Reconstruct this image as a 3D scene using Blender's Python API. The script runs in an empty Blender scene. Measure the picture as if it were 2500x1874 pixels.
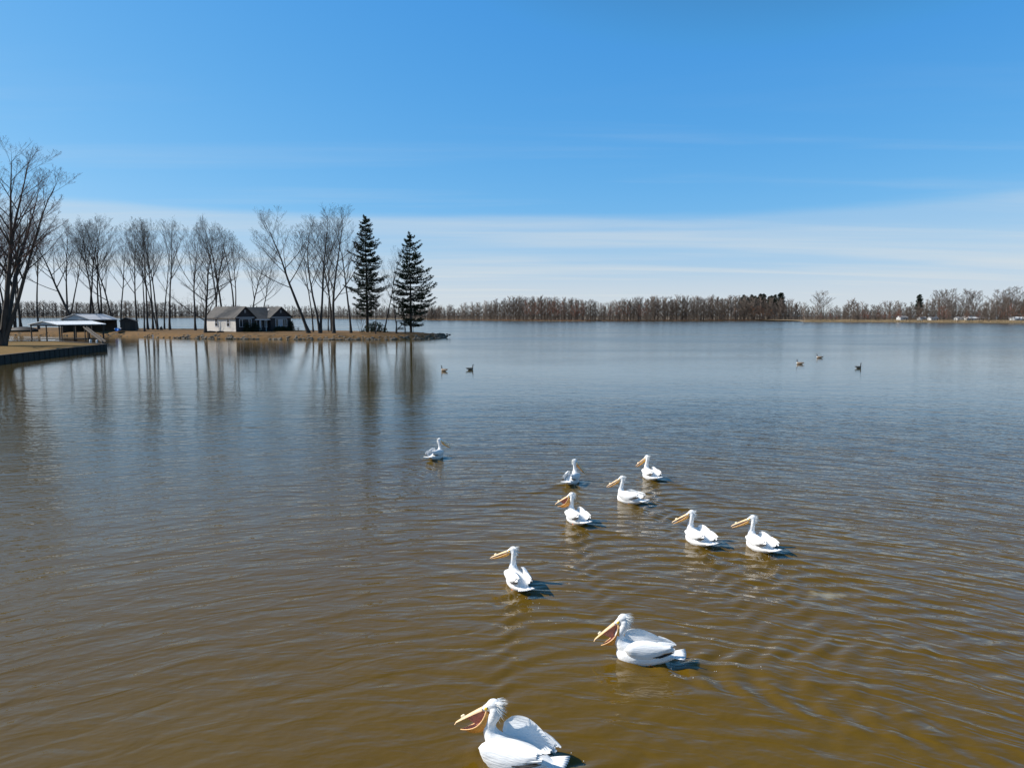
import bpy, bmesh, math, random
import numpy as np
from mathutils import Vector, Matrix, Quaternion

# ------------------------------------------------------------------ camera, world, sun, exposure
S = bpy.context.scene
F_PX, CX, CY, HORIZON, CAM_H = 1705.0, 1250.0, 937.0, 768.0, 4.8
PITCH = math.atan((CY - HORIZON) / F_PX)
cam_d = bpy.data.cameras.new('camera'); cam = bpy.data.objects.new('camera', cam_d)
S.collection.objects.link(cam); S.camera = cam
cam.location = (0, 0, CAM_H); cam.rotation_euler = (math.pi/2 - PITCH, 0, 0)
cam_d.sensor_width = 36; cam_d.sensor_fit = 'HORIZONTAL'; cam_d.lens = 36*F_PX/2500
cam_d.clip_start = 0.1; cam_d.clip_end = 9000

SUN_EL = math.radians(38); SUN_AZ = math.radians(174)       # direction towards the sun, from +X counter-clockwise
sun_dir = Vector((math.cos(SUN_AZ)*math.cos(SUN_EL), math.sin(SUN_AZ)*math.cos(SUN_EL), math.sin(SUN_EL)))
W = bpy.data.worlds.new('World'); S.world = W; W.use_nodes = True
nt = W.node_tree; N = nt.nodes; L = nt.links; N.clear()
def nd(tree, t, **kw):
    n = tree.nodes.new(t)
    for k, v in kw.items(): setattr(n, k, v)
    return n
def mth(tree, op, a, b=None, clamp=False):
    n = nd(tree, 'ShaderNodeMath', operation=op, use_clamp=clamp)
    for i, v in enumerate((a, b)):
        if v is None: continue
        if isinstance(v, (int, float)): n.inputs[i].default_value = v
        else: tree.links.new(v, n.inputs[i])
    return n.outputs[0]
def maprange(tree, v, a, b, c=0.0, d=1.0, smooth=True):
    n = nd(tree, 'ShaderNodeMapRange', interpolation_type='SMOOTHSTEP' if smooth else 'LINEAR')
    tree.links.new(v, n.inputs[0])
    for i, x in enumerate((a, b, c, d)): n.inputs[i+1].default_value = x
    return n.outputs[0]
out = nd(nt, 'ShaderNodeOutputWorld'); bg = nd(nt, 'ShaderNodeBackground')
sky = nd(nt, 'ShaderNodeTexSky', sky_type='NISHITA', sun_disc=False)
sky.sun_elevation = SUN_EL; sky.sun_rotation = math.pi/2 - SUN_AZ
sky.altitude = 150; sky.air_density = 1.0; sky.dust_density = 0.6; sky.ozone_density = 2.5
SKY_STR = 0.15
bg.inputs[1].default_value = SKY_STR
# grade of the clear sky as a camera's tone curve renders it: deeper blue overhead, no burnt-out highlights
sc_ = nd(nt, 'ShaderNodeSeparateColor'); L.new(sky.outputs[0], sc_.inputs[0]); cc_ = nd(nt, 'ShaderNodeCombineColor')
for ch, (a_, g_, l_, e_) in enumerate(((.42, 1.3, 1.0, 1.0), (.56, .66, 1.247, 1.6), (.82, .32, 1.34, 2.0))):
    raw_ = mth(nt, 'MULTIPLY', sc_.outputs[ch], .191)
    v_ = mth(nt, 'MINIMUM', mth(nt, 'MULTIPLY', mth(nt, 'POWER', raw_, g_), a_), mth(nt, 'MULTIPLY', mth(nt, 'POWER', raw_, e_), l_))
    L.new(mth(nt, 'MULTIPLY', v_, 1/.191), cc_.inputs[ch])
# thin cirrus sheet low over the horizon, a layer seen in perspective
tc = nd(nt, 'ShaderNodeTexCoord'); sx = nd(nt, 'ShaderNodeSeparateXYZ'); L.new(tc.outputs['Generated'], sx.inputs[0])
zc = mth(nt, 'MAXIMUM', sx.outputs[2], 0.0)
inv = mth(nt, 'DIVIDE', 1.0, mth(nt, 'ADD', zc, 0.06))
cx_ = mth(nt, 'MULTIPLY', sx.outputs[0], inv); cy_ = mth(nt, 'MULTIPLY', sx.outputs[1], inv)
cmb = nd(nt, 'ShaderNodeCombineXYZ'); L.new(cx_, cmb.inputs[0]); L.new(cy_, cmb.inputs[1])
mp = nd(nt, 'ShaderNodeMapping'); mp.inputs['Scale'].default_value = (0.16, 0.9, 1); mp.inputs['Rotation'].default_value = (0, 0, 0.10)
L.new(cmb.outputs[0], mp.inputs[0])
n1 = nd(nt, 'ShaderNodeTexNoise'); n1.inputs['Scale'].default_value = 1.3; n1.inputs['Detail'].default_value = 7; n1.inputs['Roughness'].default_value = 0.55; n1.inputs['Distortion'].default_value = 0.4
L.new(mp.outputs[0], n1.inputs['Vector'])
mp2 = nd(nt, 'ShaderNodeMapping'); mp2.inputs['Scale'].default_value = (0.9, 0.9, 9.0); L.new(tc.outputs['Generated'], mp2.inputs[0])
n2 = nd(nt, 'ShaderNodeTexNoise'); n2.inputs['Scale'].default_value = 2.0; n2.inputs['Detail'].default_value = 5
L.new(mp2.outputs[0], n2.inputs['Vector'])
edge = mth(nt, 'ADD', zc, mth(nt, 'MULTIPLY', mth(nt, 'SUBTRACT', n2.outputs[0], 0.5), 0.035))
sheet = maprange(nt, edge, 0.143, 0.125)                       # upper edge of the sheet
fadein = maprange(nt, zc, 0.0, 0.14, 1.0, 0.58)
streak = maprange(nt, n1.outputs[0], 0.33, 0.72, 0.40, 1.0)
lowc = mth(nt, 'MAXIMUM', mth(nt, 'MULTIPLY', mth(nt, 'MULTIPLY', sheet, fadein), streak), maprange(nt, zc, 0.0, 0.11, 0.93, 0.0))
high = mth(nt, 'MULTIPLY', maprange(nt, n1.outputs[0], 0.50, 0.80, 0.0, 0.35), maprange(nt, zc, 0.36, 0.12))
cl = mth(nt, 'MAXIMUM', lowc, high, True)
mix = nd(nt, 'ShaderNodeMix', data_type='RGBA'); L.new(cl, mix.inputs[0]); L.new(cc_.outputs[0], mix.inputs[6])
mix.inputs[7].default_value = (3.45, 3.80, 4.02, 1)
L.new(mix.outputs[2], bg.inputs[0]); L.new(bg.outputs[0], out.inputs[0])

sl = bpy.data.lights.new('sun', 'SUN'); sl.energy = 5.0; sl.angle = math.radians(0.53); sl.color = (1.0, 0.955, 0.88)
so = bpy.data.objects.new('sun', sl); S.collection.objects.link(so)
so.rotation_euler = sun_dir.to_track_quat('Z', 'Y').to_euler(); so.location = (-60, 20, 60)
S.view_settings.view_transform = 'Standard'; S.view_settings.look = 'None'; S.view_settings.exposure = 0.35; S.view_settings.gamma = 1.0

# ------------------------------------------------------------------ helpers
C = S.collection
def px(x, y, z=0.0):
    """point where the ray through photo pixel (x, y) meets the level z"""
    r = (x-CX)/F_PX; u = (CY-y)/F_PX
    d = Vector((r, math.cos(PITCH)+u*math.sin(PITCH), -math.sin(PITCH)+u*math.cos(PITCH)))
    t = (z-CAM_H)/d.z
    return Vector((0, 0, CAM_H)) + d*t
def pd(x, D, z=0.0): return Vector(((x-CX)/F_PX*D, D, z))       # column x at depth D (near the horizon)
def zat(y, D): return CAM_H - (y-HORIZON)*D/F_PX                 # height of row y at depth D

class MB:
    def __init__(s): s.v = []; s.f = []; s.m = []; s.mats = []
    def mi(s, m):
        if m not in s.mats: s.mats.append(m)
        return s.mats.index(m)
    def face(s, idx, m=0): s.f.append(tuple(idx)); s.m.append(m)
    def box(s, x0, x1, y0, y1, z0, z1, m=0, M=None):
        b = len(s.v)
        for z in (z0, z1):
            for (x, y) in ((x0, y0), (x1, y0), (x1, y1), (x0, y1)):
                p = Vector((x, y, z)); s.v.append(tuple(M @ p if M else p))
        for q in ((0,3,2,1),(4,5,6,7),(0,1,5,4),(1,2,6,5),(2,3,7,6),(3,0,4,7)): s.face([b+i for i in q], m)
    def prism(s, poly, thick, m=0):
        """closed solid from a planar 3-D polygon pushed along vector thick"""
        b = len(s.v); n = len(poly); t = Vector(thick)
        for p in poly: s.v.append(tuple(p))
        for p in poly: s.v.append(tuple(Vector(p)+t))
        s.face(list(range(b, b+n))[::-1], m); s.face(range(b+n, b+2*n), m)
        for i in range(n): j = (i+1) % n; s.face((b+i, b+j, b+n+j, b+n+i), m)
    def tube(s, pts, rad, n=6, m=0, cap=True, flat=None):
        pts = [Vector(p) for p in pts]; b0 = len(s.v); k = len(pts)
        ref = None
        for i, p in enumerate(pts):
            d = (pts[min(i+1, k-1)] - pts[max(i-1, 0)])
            if d.length < 1e-9: d = Vector((0, 0, 1))
            d.normalize()
            if ref is None:
                ref = Vector((0, 0, 1)) if abs(d.z) < 0.8 else Vector((1, 0, 0))
            a = d.cross(ref)
            if a.length < 1e-4: a = d.orthogonal()
            a.normalize(); c = a.cross(d).normalized(); ref = c if abs(d.dot(c)) < .9 else ref
            r = rad[i] if hasattr(rad, '__len__') else rad
            ra, rc = (r if hasattr(r, '__len__') else (r, r))
            for q in range(n):
                t = 2*math.pi*q/n; s.v.append(tuple(p + a*(ra*math.cos(t)) + c*(rc*math.sin(t))))
        for i in range(k-1):
            for q in range(n):
                w = (q+1) % n
                s.face((b0+i*n+q, b0+i*n+w, b0+(i+1)*n+w, b0+(i+1)*n+q), m)
        if cap:
            s.face([b0+q for q in range(n)][::-1], m); s.face([b0+(k-1)*n+q for q in range(n)], m)
    def grid(s, P, m=0, closed_u=False):
        b = len(s.v); nu = len(P); nv = len(P[0])
        for row in P:
            for p in row: s.v.append(tuple(p))
        for i in range(nu - (0 if closed_u else 1)):
            for j in range(nv-1):
                i2 = (i+1) % nu
                s.face((b+i*nv+j, b+i*nv+j+1, b+i2*nv+j+1, b+i2*nv+j), m)
    def ellipsoid(s, c, r, m=0, nu=12, nv=8, M=None):
        b = len(s.v); c = Vector(c)
        for i in range(nv+1):
            ph = math.pi*i/nv
            for j in range(nu):
                th = 2*math.pi*j/nu
                p = Vector((r[0]*math.sin(ph)*math.cos(th), r[1]*math.sin(ph)*math.sin(th), r[2]*math.cos(ph)))
                if M: p = M @ p
                s.v.append(tuple(c+p))
        for i in range(nv):
            for j in range(nu):
                w = (j+1) % nu
                s.face((b+i*nu+j, b+(i+1)*nu+j, b+(i+1)*nu+w, b+i*nu+w), m)
    def mesh(s, name, mats, smooth=False):
        me = bpy.data.meshes.new(name); me.from_pydata(s.v, [], s.f)
        for m in (mats if isinstance(mats, (list, tuple)) else [mats]): me.materials.append(m)
        if any(s.m): me.polygons.foreach_set('material_index', s.m)
        if smooth: me.polygons.foreach_set('use_smooth', [True]*len(me.polygons))
        me.update(); return me
    def obj(s, name, mats, parent=None, smooth=False):
        return link(name, s.mesh(name, mats, smooth), parent)
def link(name, me, parent=None):
    o = bpy.data.objects.new(name, me); C.objects.link(o)
    if parent: o.parent = parent
    return o
def tag(o, label, cat, group=None):
    o['label'] = label; o['category'] = cat
    if group: o['group'] = group
    return o
def thing(name, label, cat, loc=(0,0,0), rz=0, group=None):
    o = bpy.data.objects.new(name, None); C.objects.link(o); o.empty_display_size = .3
    o.location = loc; o.rotation_euler = (0, 0, rz)
    return tag(o, label, cat, group)
def struct(o, kind='structure'): o['kind'] = kind; return o

# ------------------------------------------------------------------ materials
def material(name, col, rough=0.8, var=None, scale=4.0, detail=4, bump=0.0, bscale=None, spec=0.3, stretch=(1,1,1), coord='Object', metal=0.0, col3=None):
    m = bpy.data.materials.new(name); m.use_nodes = True; t = m.node_tree
    b = t.nodes['Principled BSDF']
    b.inputs['Base Color'].default_value = (*col, 1); b.inputs['Roughness'].default_value = rough
    b.inputs['Specular IOR Level'].default_value = spec; b.inputs['Metallic'].default_value = metal
    if var or bump:
        co = nd(t, 'ShaderNodeTexCoord'); mpn = nd(t, 'ShaderNodeMapping'); mpn.inputs['Scale'].default_value = stretch
        t.links.new(co.outputs[coord], mpn.inputs[0])
    if var:
        nz = nd(t, 'ShaderNodeTexNoise'); nz.inputs['Scale'].default_value = scale; nz.inputs['Detail'].default_value = detail; nz.inputs['Roughness'].default_value = .65
        t.links.new(mpn.outputs[0], nz.inputs['Vector'])
        r = nd(t, 'ShaderNodeValToRGB'); t.links.new(nz.outputs[0], r.inputs[0])
        r.color_ramp.elements[0].position = .32; r.color_ramp.elements[0].color = (*col, 1)
        r.color_ramp.elements[1].position = .68; r.color_ramp.elements[1].color = (*var, 1)
        if col3:
            e = r.color_ramp.elements.new(.5); e.color = (*col3, 1)
        t.links.new(r.outputs[0], b.inputs['Base Color'])
    if bump:
        nb = nd(t, 'ShaderNodeTexNoise'); nb.inputs['Scale'].default_value = bscale or scale*3; nb.inputs['Detail'].default_value = 5
        t.links.new(mpn.outputs[0], nb.inputs['Vector'])
        bp = nd(t, 'ShaderNodeBump'); bp.inputs['Distance'].default_value = bump; t.links.new(nb.outputs[0], bp.inputs['Height'])
        t.links.new(bp.outputs[0], b.inputs['Normal'])
    return m
M = {}
M['bark'] = material('bark', (.032,.027,.023), .9, (.070,.060,.052), 3, bump=.03, bscale=9, stretch=(1,1,.25))
M['bark_maple'] = material('bark_maple', (.040,.034,.030), .9, (.09,.078,.068), 3, bump=.04, bscale=7, stretch=(1,1,.2))
M['twig'] = material('twig', (.045,.035,.028), .9, (.085,.066,.053), .5)
M['twig_red'] = material('twig_red', (.17,.085,.07), .9, (.12,.09,.08), .4)
M['far_grey'] = material('far_grey', (.080,.058,.044), .95, (.125,.096,.075), .25)
M['far_pale'] = material('far_pale', (.13,.102,.082), .95, (.17,.137,.113), .25)
M['far_red'] = material('far_red', (.27,.095,.058), .95, (.24,.13,.09), .25)
M['far_shaded'] = material('far_shaded', (.050,.040,.034), .95, (.085,.068,.056), .25)  # darker copy of the grey wood tone; background shade put into the colour
M['far_rust'] = material('far_rust', (.28,.10,.036), .95, (.15,.09,.055), .25)
M['needles'] = material('needles', (.012,.028,.014), .7, (.030,.050,.022), 1.2)
M['far_needles'] = material('far_needles', (.014,.028,.015), .8, (.028,.045,.022), .5)
M['litter'] = material('litter', (.125,.074,.032), .95, (.060,.044,.025), .55, 8, bump=.05, bscale=6, col3=(.16,.094,.042), spec=.1)
M['lawn'] = material('lawn', (.145,.088,.028), .95, (.10,.075,.022), .35, 9, bump=.02, bscale=18, col3=(.175,.108,.038), spec=.1)
M['shore_soil'] = material('shore_soil', (.16,.11,.065), .95, (.09,.075,.045), .2, 6)
M['rock'] = material('rock', (.21,.175,.135), .9, (.085,.072,.055), 2.2, bump=.04, bscale=6)
M['wall_dark'] = material('wall_dark', (.030,.028,.025), .85, (.055,.05,.043), 1.2, bump=.02, bscale=6, stretch=(3,3,.3))
M['metal_roof'] = material('metal_roof', (.80,.80,.79), .5, (.72,.72,.71), .7, spec=.5)
M['metal_panel'] = material('metal_panel', (.55,.55,.56), .5, (.46,.46,.47), .8)
M['dark_wood'] = material('dark_wood', (.045,.037,.030), .85, (.08,.066,.052), 2, bump=.01, stretch=(1,1,4))
M['grey_wood'] = material('grey_wood', (.16,.14,.12), .85, (.10,.088,.075), 3, bump=.01, stretch=(4,1,1))
M['siding_white'] = material('siding_white', (.62,.58,.52), .7, (.54,.50,.45), 1.5)
M['siding_dark_shaded'] = material('siding_dark_shaded', (.055,.05,.052), .8, (.04,.037,.04), 1.2)  # dark siding deepened further; the shade of the fronts is put into it
M['trim'] = material('trim', (.72,.72,.74), .6, (.62,.62,.64), 2)
M['shingle'] = material('shingle', (.075,.07,.066), .9, (.12,.11,.10), 1.2, 8, bump=.03, bscale=5)
M['glass'] = material('glass', (.02,.025,.03), .05, spec=.6)
M['curtain'] = material('curtain', (.5,.52,.56), .8, (.4,.42,.46), 3)
M['blue_tarp'] = material('blue_tarp', (.02,.20,.62), .5, (.03,.26,.70), 3)
M['reed'] = material('reed', (.38,.29,.17), .95, (.28,.20,.11), .6)
M['white_paint'] = material('white_paint', (.78,.78,.76), .6, (.68,.68,.66), 1)
M['grey_roof'] = material('grey_roof', (.30,.30,.31), .8, (.22,.22,.22), 1)
M['skin_white'] = material('pelican_white', (.80,.795,.78), .75, (.84,.835,.82), 9, 5, bump=.006, bscale=38, stretch=(.35,1.4,1), spec=.15)
M['feather_white'] = material('feather_white', (.80,.795,.78), .75, (.84,.835,.82), 9, 5, bump=.008, bscale=30, stretch=(.25,1.6,1.6), spec=.15)
M['crest'] = material('crest_white', (.80,.78,.72), .8, (.86,.85,.82), 20, spec=.1)
M['black_feather'] = material('black_feather', (.015,.014,.014), .7, (.035,.033,.033), 12)
M['bill'] = material('bill_orange', (.80,.40,.13), .45, (.86,.58,.30), 14, spec=.4)
M['bill_pale'] = material('bill_pale', (.85,.62,.38), .45, (.80,.48,.22), 11, spec=.4)
M['pouch'] = material('pouch_orange', (.78,.27,.03), .5, (.80,.38,.08), 16, bump=.004, bscale=40, spec=.4)
M['pouch_in'] = material('pouch_lining', (.62,.30,.21), .5, (.52,.22,.15), 10, spec=.4)
M['pouch_pale'] = material('pouch_yellow', (.86,.44,.06), .5, (.82,.36,.05), 12, bump=.003, bscale=40, spec=.4)
M['knob'] = material('knob_cream', (.80,.66,.42), .6, (.85,.76,.58), 20)
M['eye_skin'] = material('eye_skin', (.86,.60,.03), .5, (.85,.48,.05), 18)
M['eye'] = material('eye_dark', (.02,.025,.012), .2, spec=.6)
M['foot'] = material('foot_orange', (.75,.22,.03), .5, (.65,.18,.03), 12)
M['goose_body'] = material('goose_brown', (.17,.12,.085), .8, (.30,.23,.165), 14, stretch=(1,3,1))
M['goose_black'] = material('goose_black', (.012,.011,.012), .6)
M['goose_white'] = material('goose_white', (.78,.76,.72), .8)
M['foam'] = material('foam', (.85,.85,.80), .4)

# ------------------------------------------------------------------ pelican poses (shared by the water's wakes)
# px, py of the body on the water, heading (deg from +X), neck height factor, bill yaw (+left), bill pitch, mouth opening, wing settings
PEL = [
 dict(p=(1265,1862), h=152, neck='low',  yaw=12,  pitch=33, gape=9, wl=(38,-.01,.03,1.22,.11), wr=(-14,.17,.05,1.30,-.08), feet=1,
      label='nearest white pelican at the bottom edge, bill open, far wing raised like a fin'),
 dict(p=(1573,1612), h=166, neck='low',  yaw=4,   pitch=42, gape=13, wl=(24,.00,-.01,1.12), wr=(2,.115,.05,1.08), feet=1,
      label='white pelican with gaping pink pouch, second nearest to the camera, side view'),
 dict(p=(1264,1432), h=106, neck='up', yaw=58,  pitch=24, gape=0,  wl=(26,.00,0,1.0), wr=(20,.02,.01,1.0), feet=1,
      label='white pelican left of the main group with closed orange bill pointing left'),
 dict(p=(1854,1341), h=104, neck='up', yaw=58,  pitch=27, gape=3,  wl=(24,.0,0,1.0), wr=(8,.05,.03,1.1), feet=0,
      label='rightmost white pelican, seen from behind, yellow bill turned left'),
 dict(p=(1704,1326), h=108, neck='up', yaw=54,  pitch=32, gape=3,  wl=(22,.0,0,1.0), wr=(-4,.07,.05,1.15), feet=0,
      label='white pelican second from right with its right wing puffed up in a high lobe'),
 dict(p=(1407,1275), h=110, neck='up', yaw=52,  pitch=34, gape=9, wl=(22,.0,.01,1.05), wr=(8,.05,.03,1.1), feet=1,
      label='white pelican with upright neck and open bill in the left middle of the group'),
 dict(p=(1537,1226), h=130, neck='up', yaw=34,  pitch=33, gape=2,  wl=(30,.0,0,1.0), wr=(28,.02,0,1.0), feet=1,
      label='white pelican in the middle of the group, side view, closed bill pointing left'),
 dict(p=(1396,1179), h=67, neck='up', yaw=-72, pitch=46, gape=4,  wl=(16,.04,.02,1.08), wr=(26,.0,0,1.0), feet=0,
      label='white pelican turned to the right with dark shaded bill pointing down'),
 dict(p=(1588,1168), h=103, neck='up', yaw=42,  pitch=42, gape=3,  wl=(24,.0,0,1.0), wr=(12,.04,.02,1.05), feet=0,
      label='farthest white pelican of the close group, seen from behind, yellow bill pointing left'),
 dict(p=(1064,1119), h=66, neck='up', yaw=-66, pitch=33, gape=3,  wl=(14,.05,.03,1.1), wr=(26,.0,0,1.0), feet=0,
      label='lone white pelican far left of the group, turned to the right'),
]
for P in PEL: P['pos'] = px(*P['p'], 0.0)

# ------------------------------------------------------------------ lake with swimming wakes
def axis(lo, hi, step, far_lo, far_hi, grow=1.16):
    a = list(np.arange(lo, hi+1e-6, step)); s = step
    up = [a[-1]]
    while up[-1] < far_hi: s *= grow; up.append(up[-1]+s)
    s = step; dn = [a[0]]
    while dn[-1] > far_lo: s *= grow; dn.append(dn[-1]-s)
    return np.array(dn[::-1][:-1] + a + up[1:])
gx = axis(-9.0, 13.0, .058, -2600, 2600); gy = axis(5.0, 33.0, .062, -400, 4200)
X, Y = np.meshgrid(gx, gy, indexing='ij'); Z = np.zeros_like(X)
rngw = np.random.default_rng(4)
for i, P in enumerate(PEL):
    h = math.radians(P['h']); c, s = math.cos(h), math.sin(h)
    dx, dy = X-P['pos'].x, Y-P['pos'].y
    u = dx*c + dy*s; v = -dx*s + dy*c                     # u forward, v to the left
    sel = (u < 0.75) & (u > -11) & (np.abs(v) < 5.0) & (X > -9) & (X < 13) & (Y > 5) & (Y < 33)
    uu, vv = u[sel]-.25, v[sel]
    k0 = 9.81/(0.80+.08*rngw.random())**2
    e = np.zeros_like(uu); th = np.radians(np.linspace(-74, 74, 150))
    for t in th:
        k = k0/math.cos(t)**2
        e += math.exp(-(k*.050)**2*.5)*np.cos(k*(uu*math.cos(t)+vv*math.sin(t)))*(.35+.65*abs(math.sin(t)))
    e *= 1.0/len(th)
    r = np.hypot(uu, vv)
    mask = 1/(1+np.exp((uu+.02)/.09)) * np.exp(-r/5.2) * np.clip((11+uu)/3, 0, 1) * (1/(1+np.exp((np.abs(vv)-4)/.3)))
    cone = 1/(1+np.exp((np.abs(vv)-(.30+.46*np.abs(uu)))/.14))
    e = e*mask*cone*(.19 + .04*rngw.random())
    bow = .016*np.exp(-((np.hypot(u[sel]-.30, v[sel])-.20)/.09)**2)     # small rise pushed up round the breast
    Z[sel] += e + bow
Z = np.clip(Z, -.045, .05)
nxv, nyv = X.shape
me = bpy.data.meshes.new('lake')
idx = np.arange(nxv*nyv).reshape(nxv, nyv)
quads = np.stack([idx[:-1,:-1], idx[1:,:-1], idx[1:,1:], idx[:-1,1:]], -1).reshape(-1, 4)
me.vertices.add(nxv*nyv); me.vertices.foreach_set('co', np.stack([X, Y, Z], -1).astype(np.float32).ravel())
me.loops.add(quads.size); me.loops.foreach_set('vertex_index', quads.astype(np.int32).ravel())
me.polygons.add(len(quads)); me.polygons.foreach_set('loop_start', (np.arange(len(quads))*4).astype(np.int32))
me.polygons.foreach_set('loop_total', np.full(len(quads), 4, np.int32)); me.polygons.foreach_set('use_smooth', np.ones(len(quads), bool))
me.update(calc_edges=True); me.validate()
wm = bpy.data.materials.new('lake_water'); wm.use_nodes = True; t = wm.node_tree; b = t.nodes['Principled BSDF']
b.inputs['Roughness'].default_value = .045; b.inputs['IOR'].default_value = 1.333; b.inputs['Specular IOR Level'].default_value = .5
co = nd(t, 'ShaderNodeTexCoord'); sp = nd(t, 'ShaderNodeSeparateXYZ'); t.links.new(co.outputs['Object'], sp.inputs[0])
def wnoise(scale, rot, sc, detail=3, rough=.55, dist=0.0):
    mpn = nd(t, 'ShaderNodeMapping'); mpn.inputs['Scale'].default_value = (*scale, 1); mpn.inputs['Rotation'].default_value = (0, 0, rot)
    t.links.new(co.outputs['Object'], mpn.inputs[0])
    nz = nd(t, 'ShaderNodeTexNoise'); nz.inputs['Scale'].default_value = sc; nz.inputs['Detail'].default_value = detail
    nz.inputs['Roughness'].default_value = rough; nz.inputs['Distortion'].default_value = dist
    t.links.new(mpn.outputs[0], nz.inputs['Vector']); return nz.outputs[0]
rip = wnoise((.42, 1.0), .10, 2.1, 2, .5, .3)        # wind ripples, crests lying across the view
rip2 = wnoise((.5, 1.0), -.22, 4.6, 2, .5, .2)
fine = wnoise((.6, 1.0), .05, 12.0, 1, .5)
swell = wnoise((.5, 1.0), .15, .55, 2)
patch = wnoise((.35, 1.0), .1, .05, 2)               # gusts: patches of rougher and calmer water
ratio_ = mth(t, 'DIVIDE', sp.outputs[0], mth(t, 'MAXIMUM', sp.outputs[1], 1.0))
shelter = mth(t, 'MULTIPLY', maprange(t, sp.outputs[1], 26.0, 75.0), maprange(t, ratio_, -.06, -.16))   # calm bay behind the point
shelter = mth(t, 'MULTIPLY', shelter, maprange(t, sp.outputs[1], 175.0, 160.0))
openw = maprange(t, sp.outputs[1], 14.0, 60.0, 1.0, .24)
lee = mth(t, 'ADD', mth(t, 'MULTIPLY', openw, mth(t, 'SUBTRACT', 1.0, shelter)), mth(t, 'MULTIPLY', shelter, .26))
gust = mth(t, 'MULTIPLY', lee, maprange(t, patch, .35, .65, .75, 1.2))
# long-crested rings spreading from below the hovering camera drone's downwash
rr = mth(t, 'SQRT', mth(t, 'ADD', mth(t, 'MULTIPLY', sp.outputs[0], sp.outputs[0]), mth(t, 'MULTIPLY', sp.outputs[1], sp.outputs[1])))
ta = mth(t, 'ARCTAN2', sp.outputs[0], sp.outputs[1])
def ring(kr, ka, detail):
    cv_ = nd(t, 'ShaderNodeCombineXYZ'); t.links.new(mth(t, 'MULTIPLY', rr, kr), cv_.inputs[0]); t.links.new(mth(t, 'MULTIPLY', ta, ka), cv_.inputs[1])
    nz = nd(t, 'ShaderNodeTexNoise', noise_dimensions='2D'); nz.inputs['Scale'].default_value = 1.0; nz.inputs['Detail'].default_value = detail; nz.inputs['Roughness'].default_value = .4; nz.inputs['Distortion'].default_value = .7
    t.links.new(cv_.outputs[0], nz.inputs['Vector']); return nz.outputs[0]
rings = mth(t, 'ADD', mth(t, 'MULTIPLY', ring(3.3, 10.0, 2.0), .046), mth(t, 'MULTIPLY', ring(1.7, 7.0, 1.5), .040))
rings = mth(t, 'MULTIPLY', rings, maprange(t, sp.outputs[0], -14.0, 4.0, .36, 1.0))
rings = mth(t, 'MULTIPLY', rings, mth(t, 'MULTIPLY', maprange(t, rr, 6.0, 11.0, .40, 1.0), maprange(t, rr, 12.0, 45.0, 1.0, .28)))
hgt = mth(t, 'ADD', mth(t, 'ADD', mth(t, 'MULTIPLY', rip, .029), mth(t, 'MULTIPLY', rip2, .016)), rings)
hgt = mth(t, 'ADD', hgt, mth(t, 'MULTIPLY', fine, .005))
hgt = mth(t, 'ADD', hgt, mth(t, 'MULTIPLY', swell, .05))
hgt = mth(t, 'MULTIPLY', hgt, gust)
bp = nd(t, 'ShaderNodeBump'); bp.inputs['Distance'].default_value = 1.0; t.links.new(hgt, bp.inputs['Height'])
mpw = nd(t, 'ShaderNodeMapping'); mpw.inputs['Scale'].default_value = (.6, 1, 1); t.links.new(co.outputs['Object'], mpw.inputs[0])
sn = nd(t, 'ShaderNodeTexNoise'); sn.inputs['Scale'].default_value = 3.2; sn.inputs['Detail'].default_value = 2; t.links.new(mpw.outputs[0], sn.inputs['Vector'])
s1 = nd(t, 'ShaderNodeVectorMath', operation='SUBTRACT'); t.links.new(sn.outputs['Color'], s1.inputs[0]); s1.inputs[1].default_value = (.5, .5, .5)
s2 = nd(t, 'ShaderNodeVectorMath', operation='MULTIPLY'); t.links.new(s1.outputs[0], s2.inputs[0]); s2.inputs[1].default_value = (.04, .07, 0)
chop = maprange(t, sp.outputs[1], 22.0, 110.0, .05, 1.0)         # facets of the open lake's chop, finer than the bump resolves
chop = mth(t, 'MULTIPLY', chop, mth(t, 'SUBTRACT', 1.0, mth(t, 'MULTIPLY', shelter, .90)))
s3 = nd(t, 'ShaderNodeVectorMath', operation='SCALE'); t.links.new(s2.outputs[0], s3.inputs[0]); t.links.new(chop, s3.inputs['Scale'])
s4 = nd(t, 'ShaderNodeVectorMath', operation='ADD'); t.links.new(s3.outputs[0], s4.inputs[0]); t.links.new(bp.outputs[0], s4.inputs[1])
s5 = nd(t, 'ShaderNodeVectorMath', operation='NORMALIZE'); t.links.new(s4.outputs[0], s5.inputs[0]); t.links.new(s5.outputs[0], b.inputs['Normal'])
rough_open = maprange(t, sp.outputs[1], 14.0, 120.0, .04, .17)     # unresolved wavelets of the open lake
rough_w = mth(t, 'ADD', mth(t, 'MULTIPLY', rough_open, mth(t, 'SUBTRACT', 1.0, shelter)), mth(t, 'MULTIPLY', shelter, .075))
t.links.new(mth(t, 'MULTIPLY', rough_w, maprange(t, patch, .35, .65, .85, 1.12)), b.inputs['Roughness'])
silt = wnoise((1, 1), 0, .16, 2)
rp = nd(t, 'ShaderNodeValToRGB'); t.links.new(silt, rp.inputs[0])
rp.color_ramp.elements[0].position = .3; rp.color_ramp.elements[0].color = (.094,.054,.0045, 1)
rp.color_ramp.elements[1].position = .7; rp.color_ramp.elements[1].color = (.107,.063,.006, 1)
fp = px(2022, 1452, 0)                                # pale ragged patch in the water colour
vs = nd(t, 'ShaderNodeVectorMath', operation='SUBTRACT'); t.links.new(co.outputs['Object'], vs.inputs[0]); vs.inputs[1].default_value = fp
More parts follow.
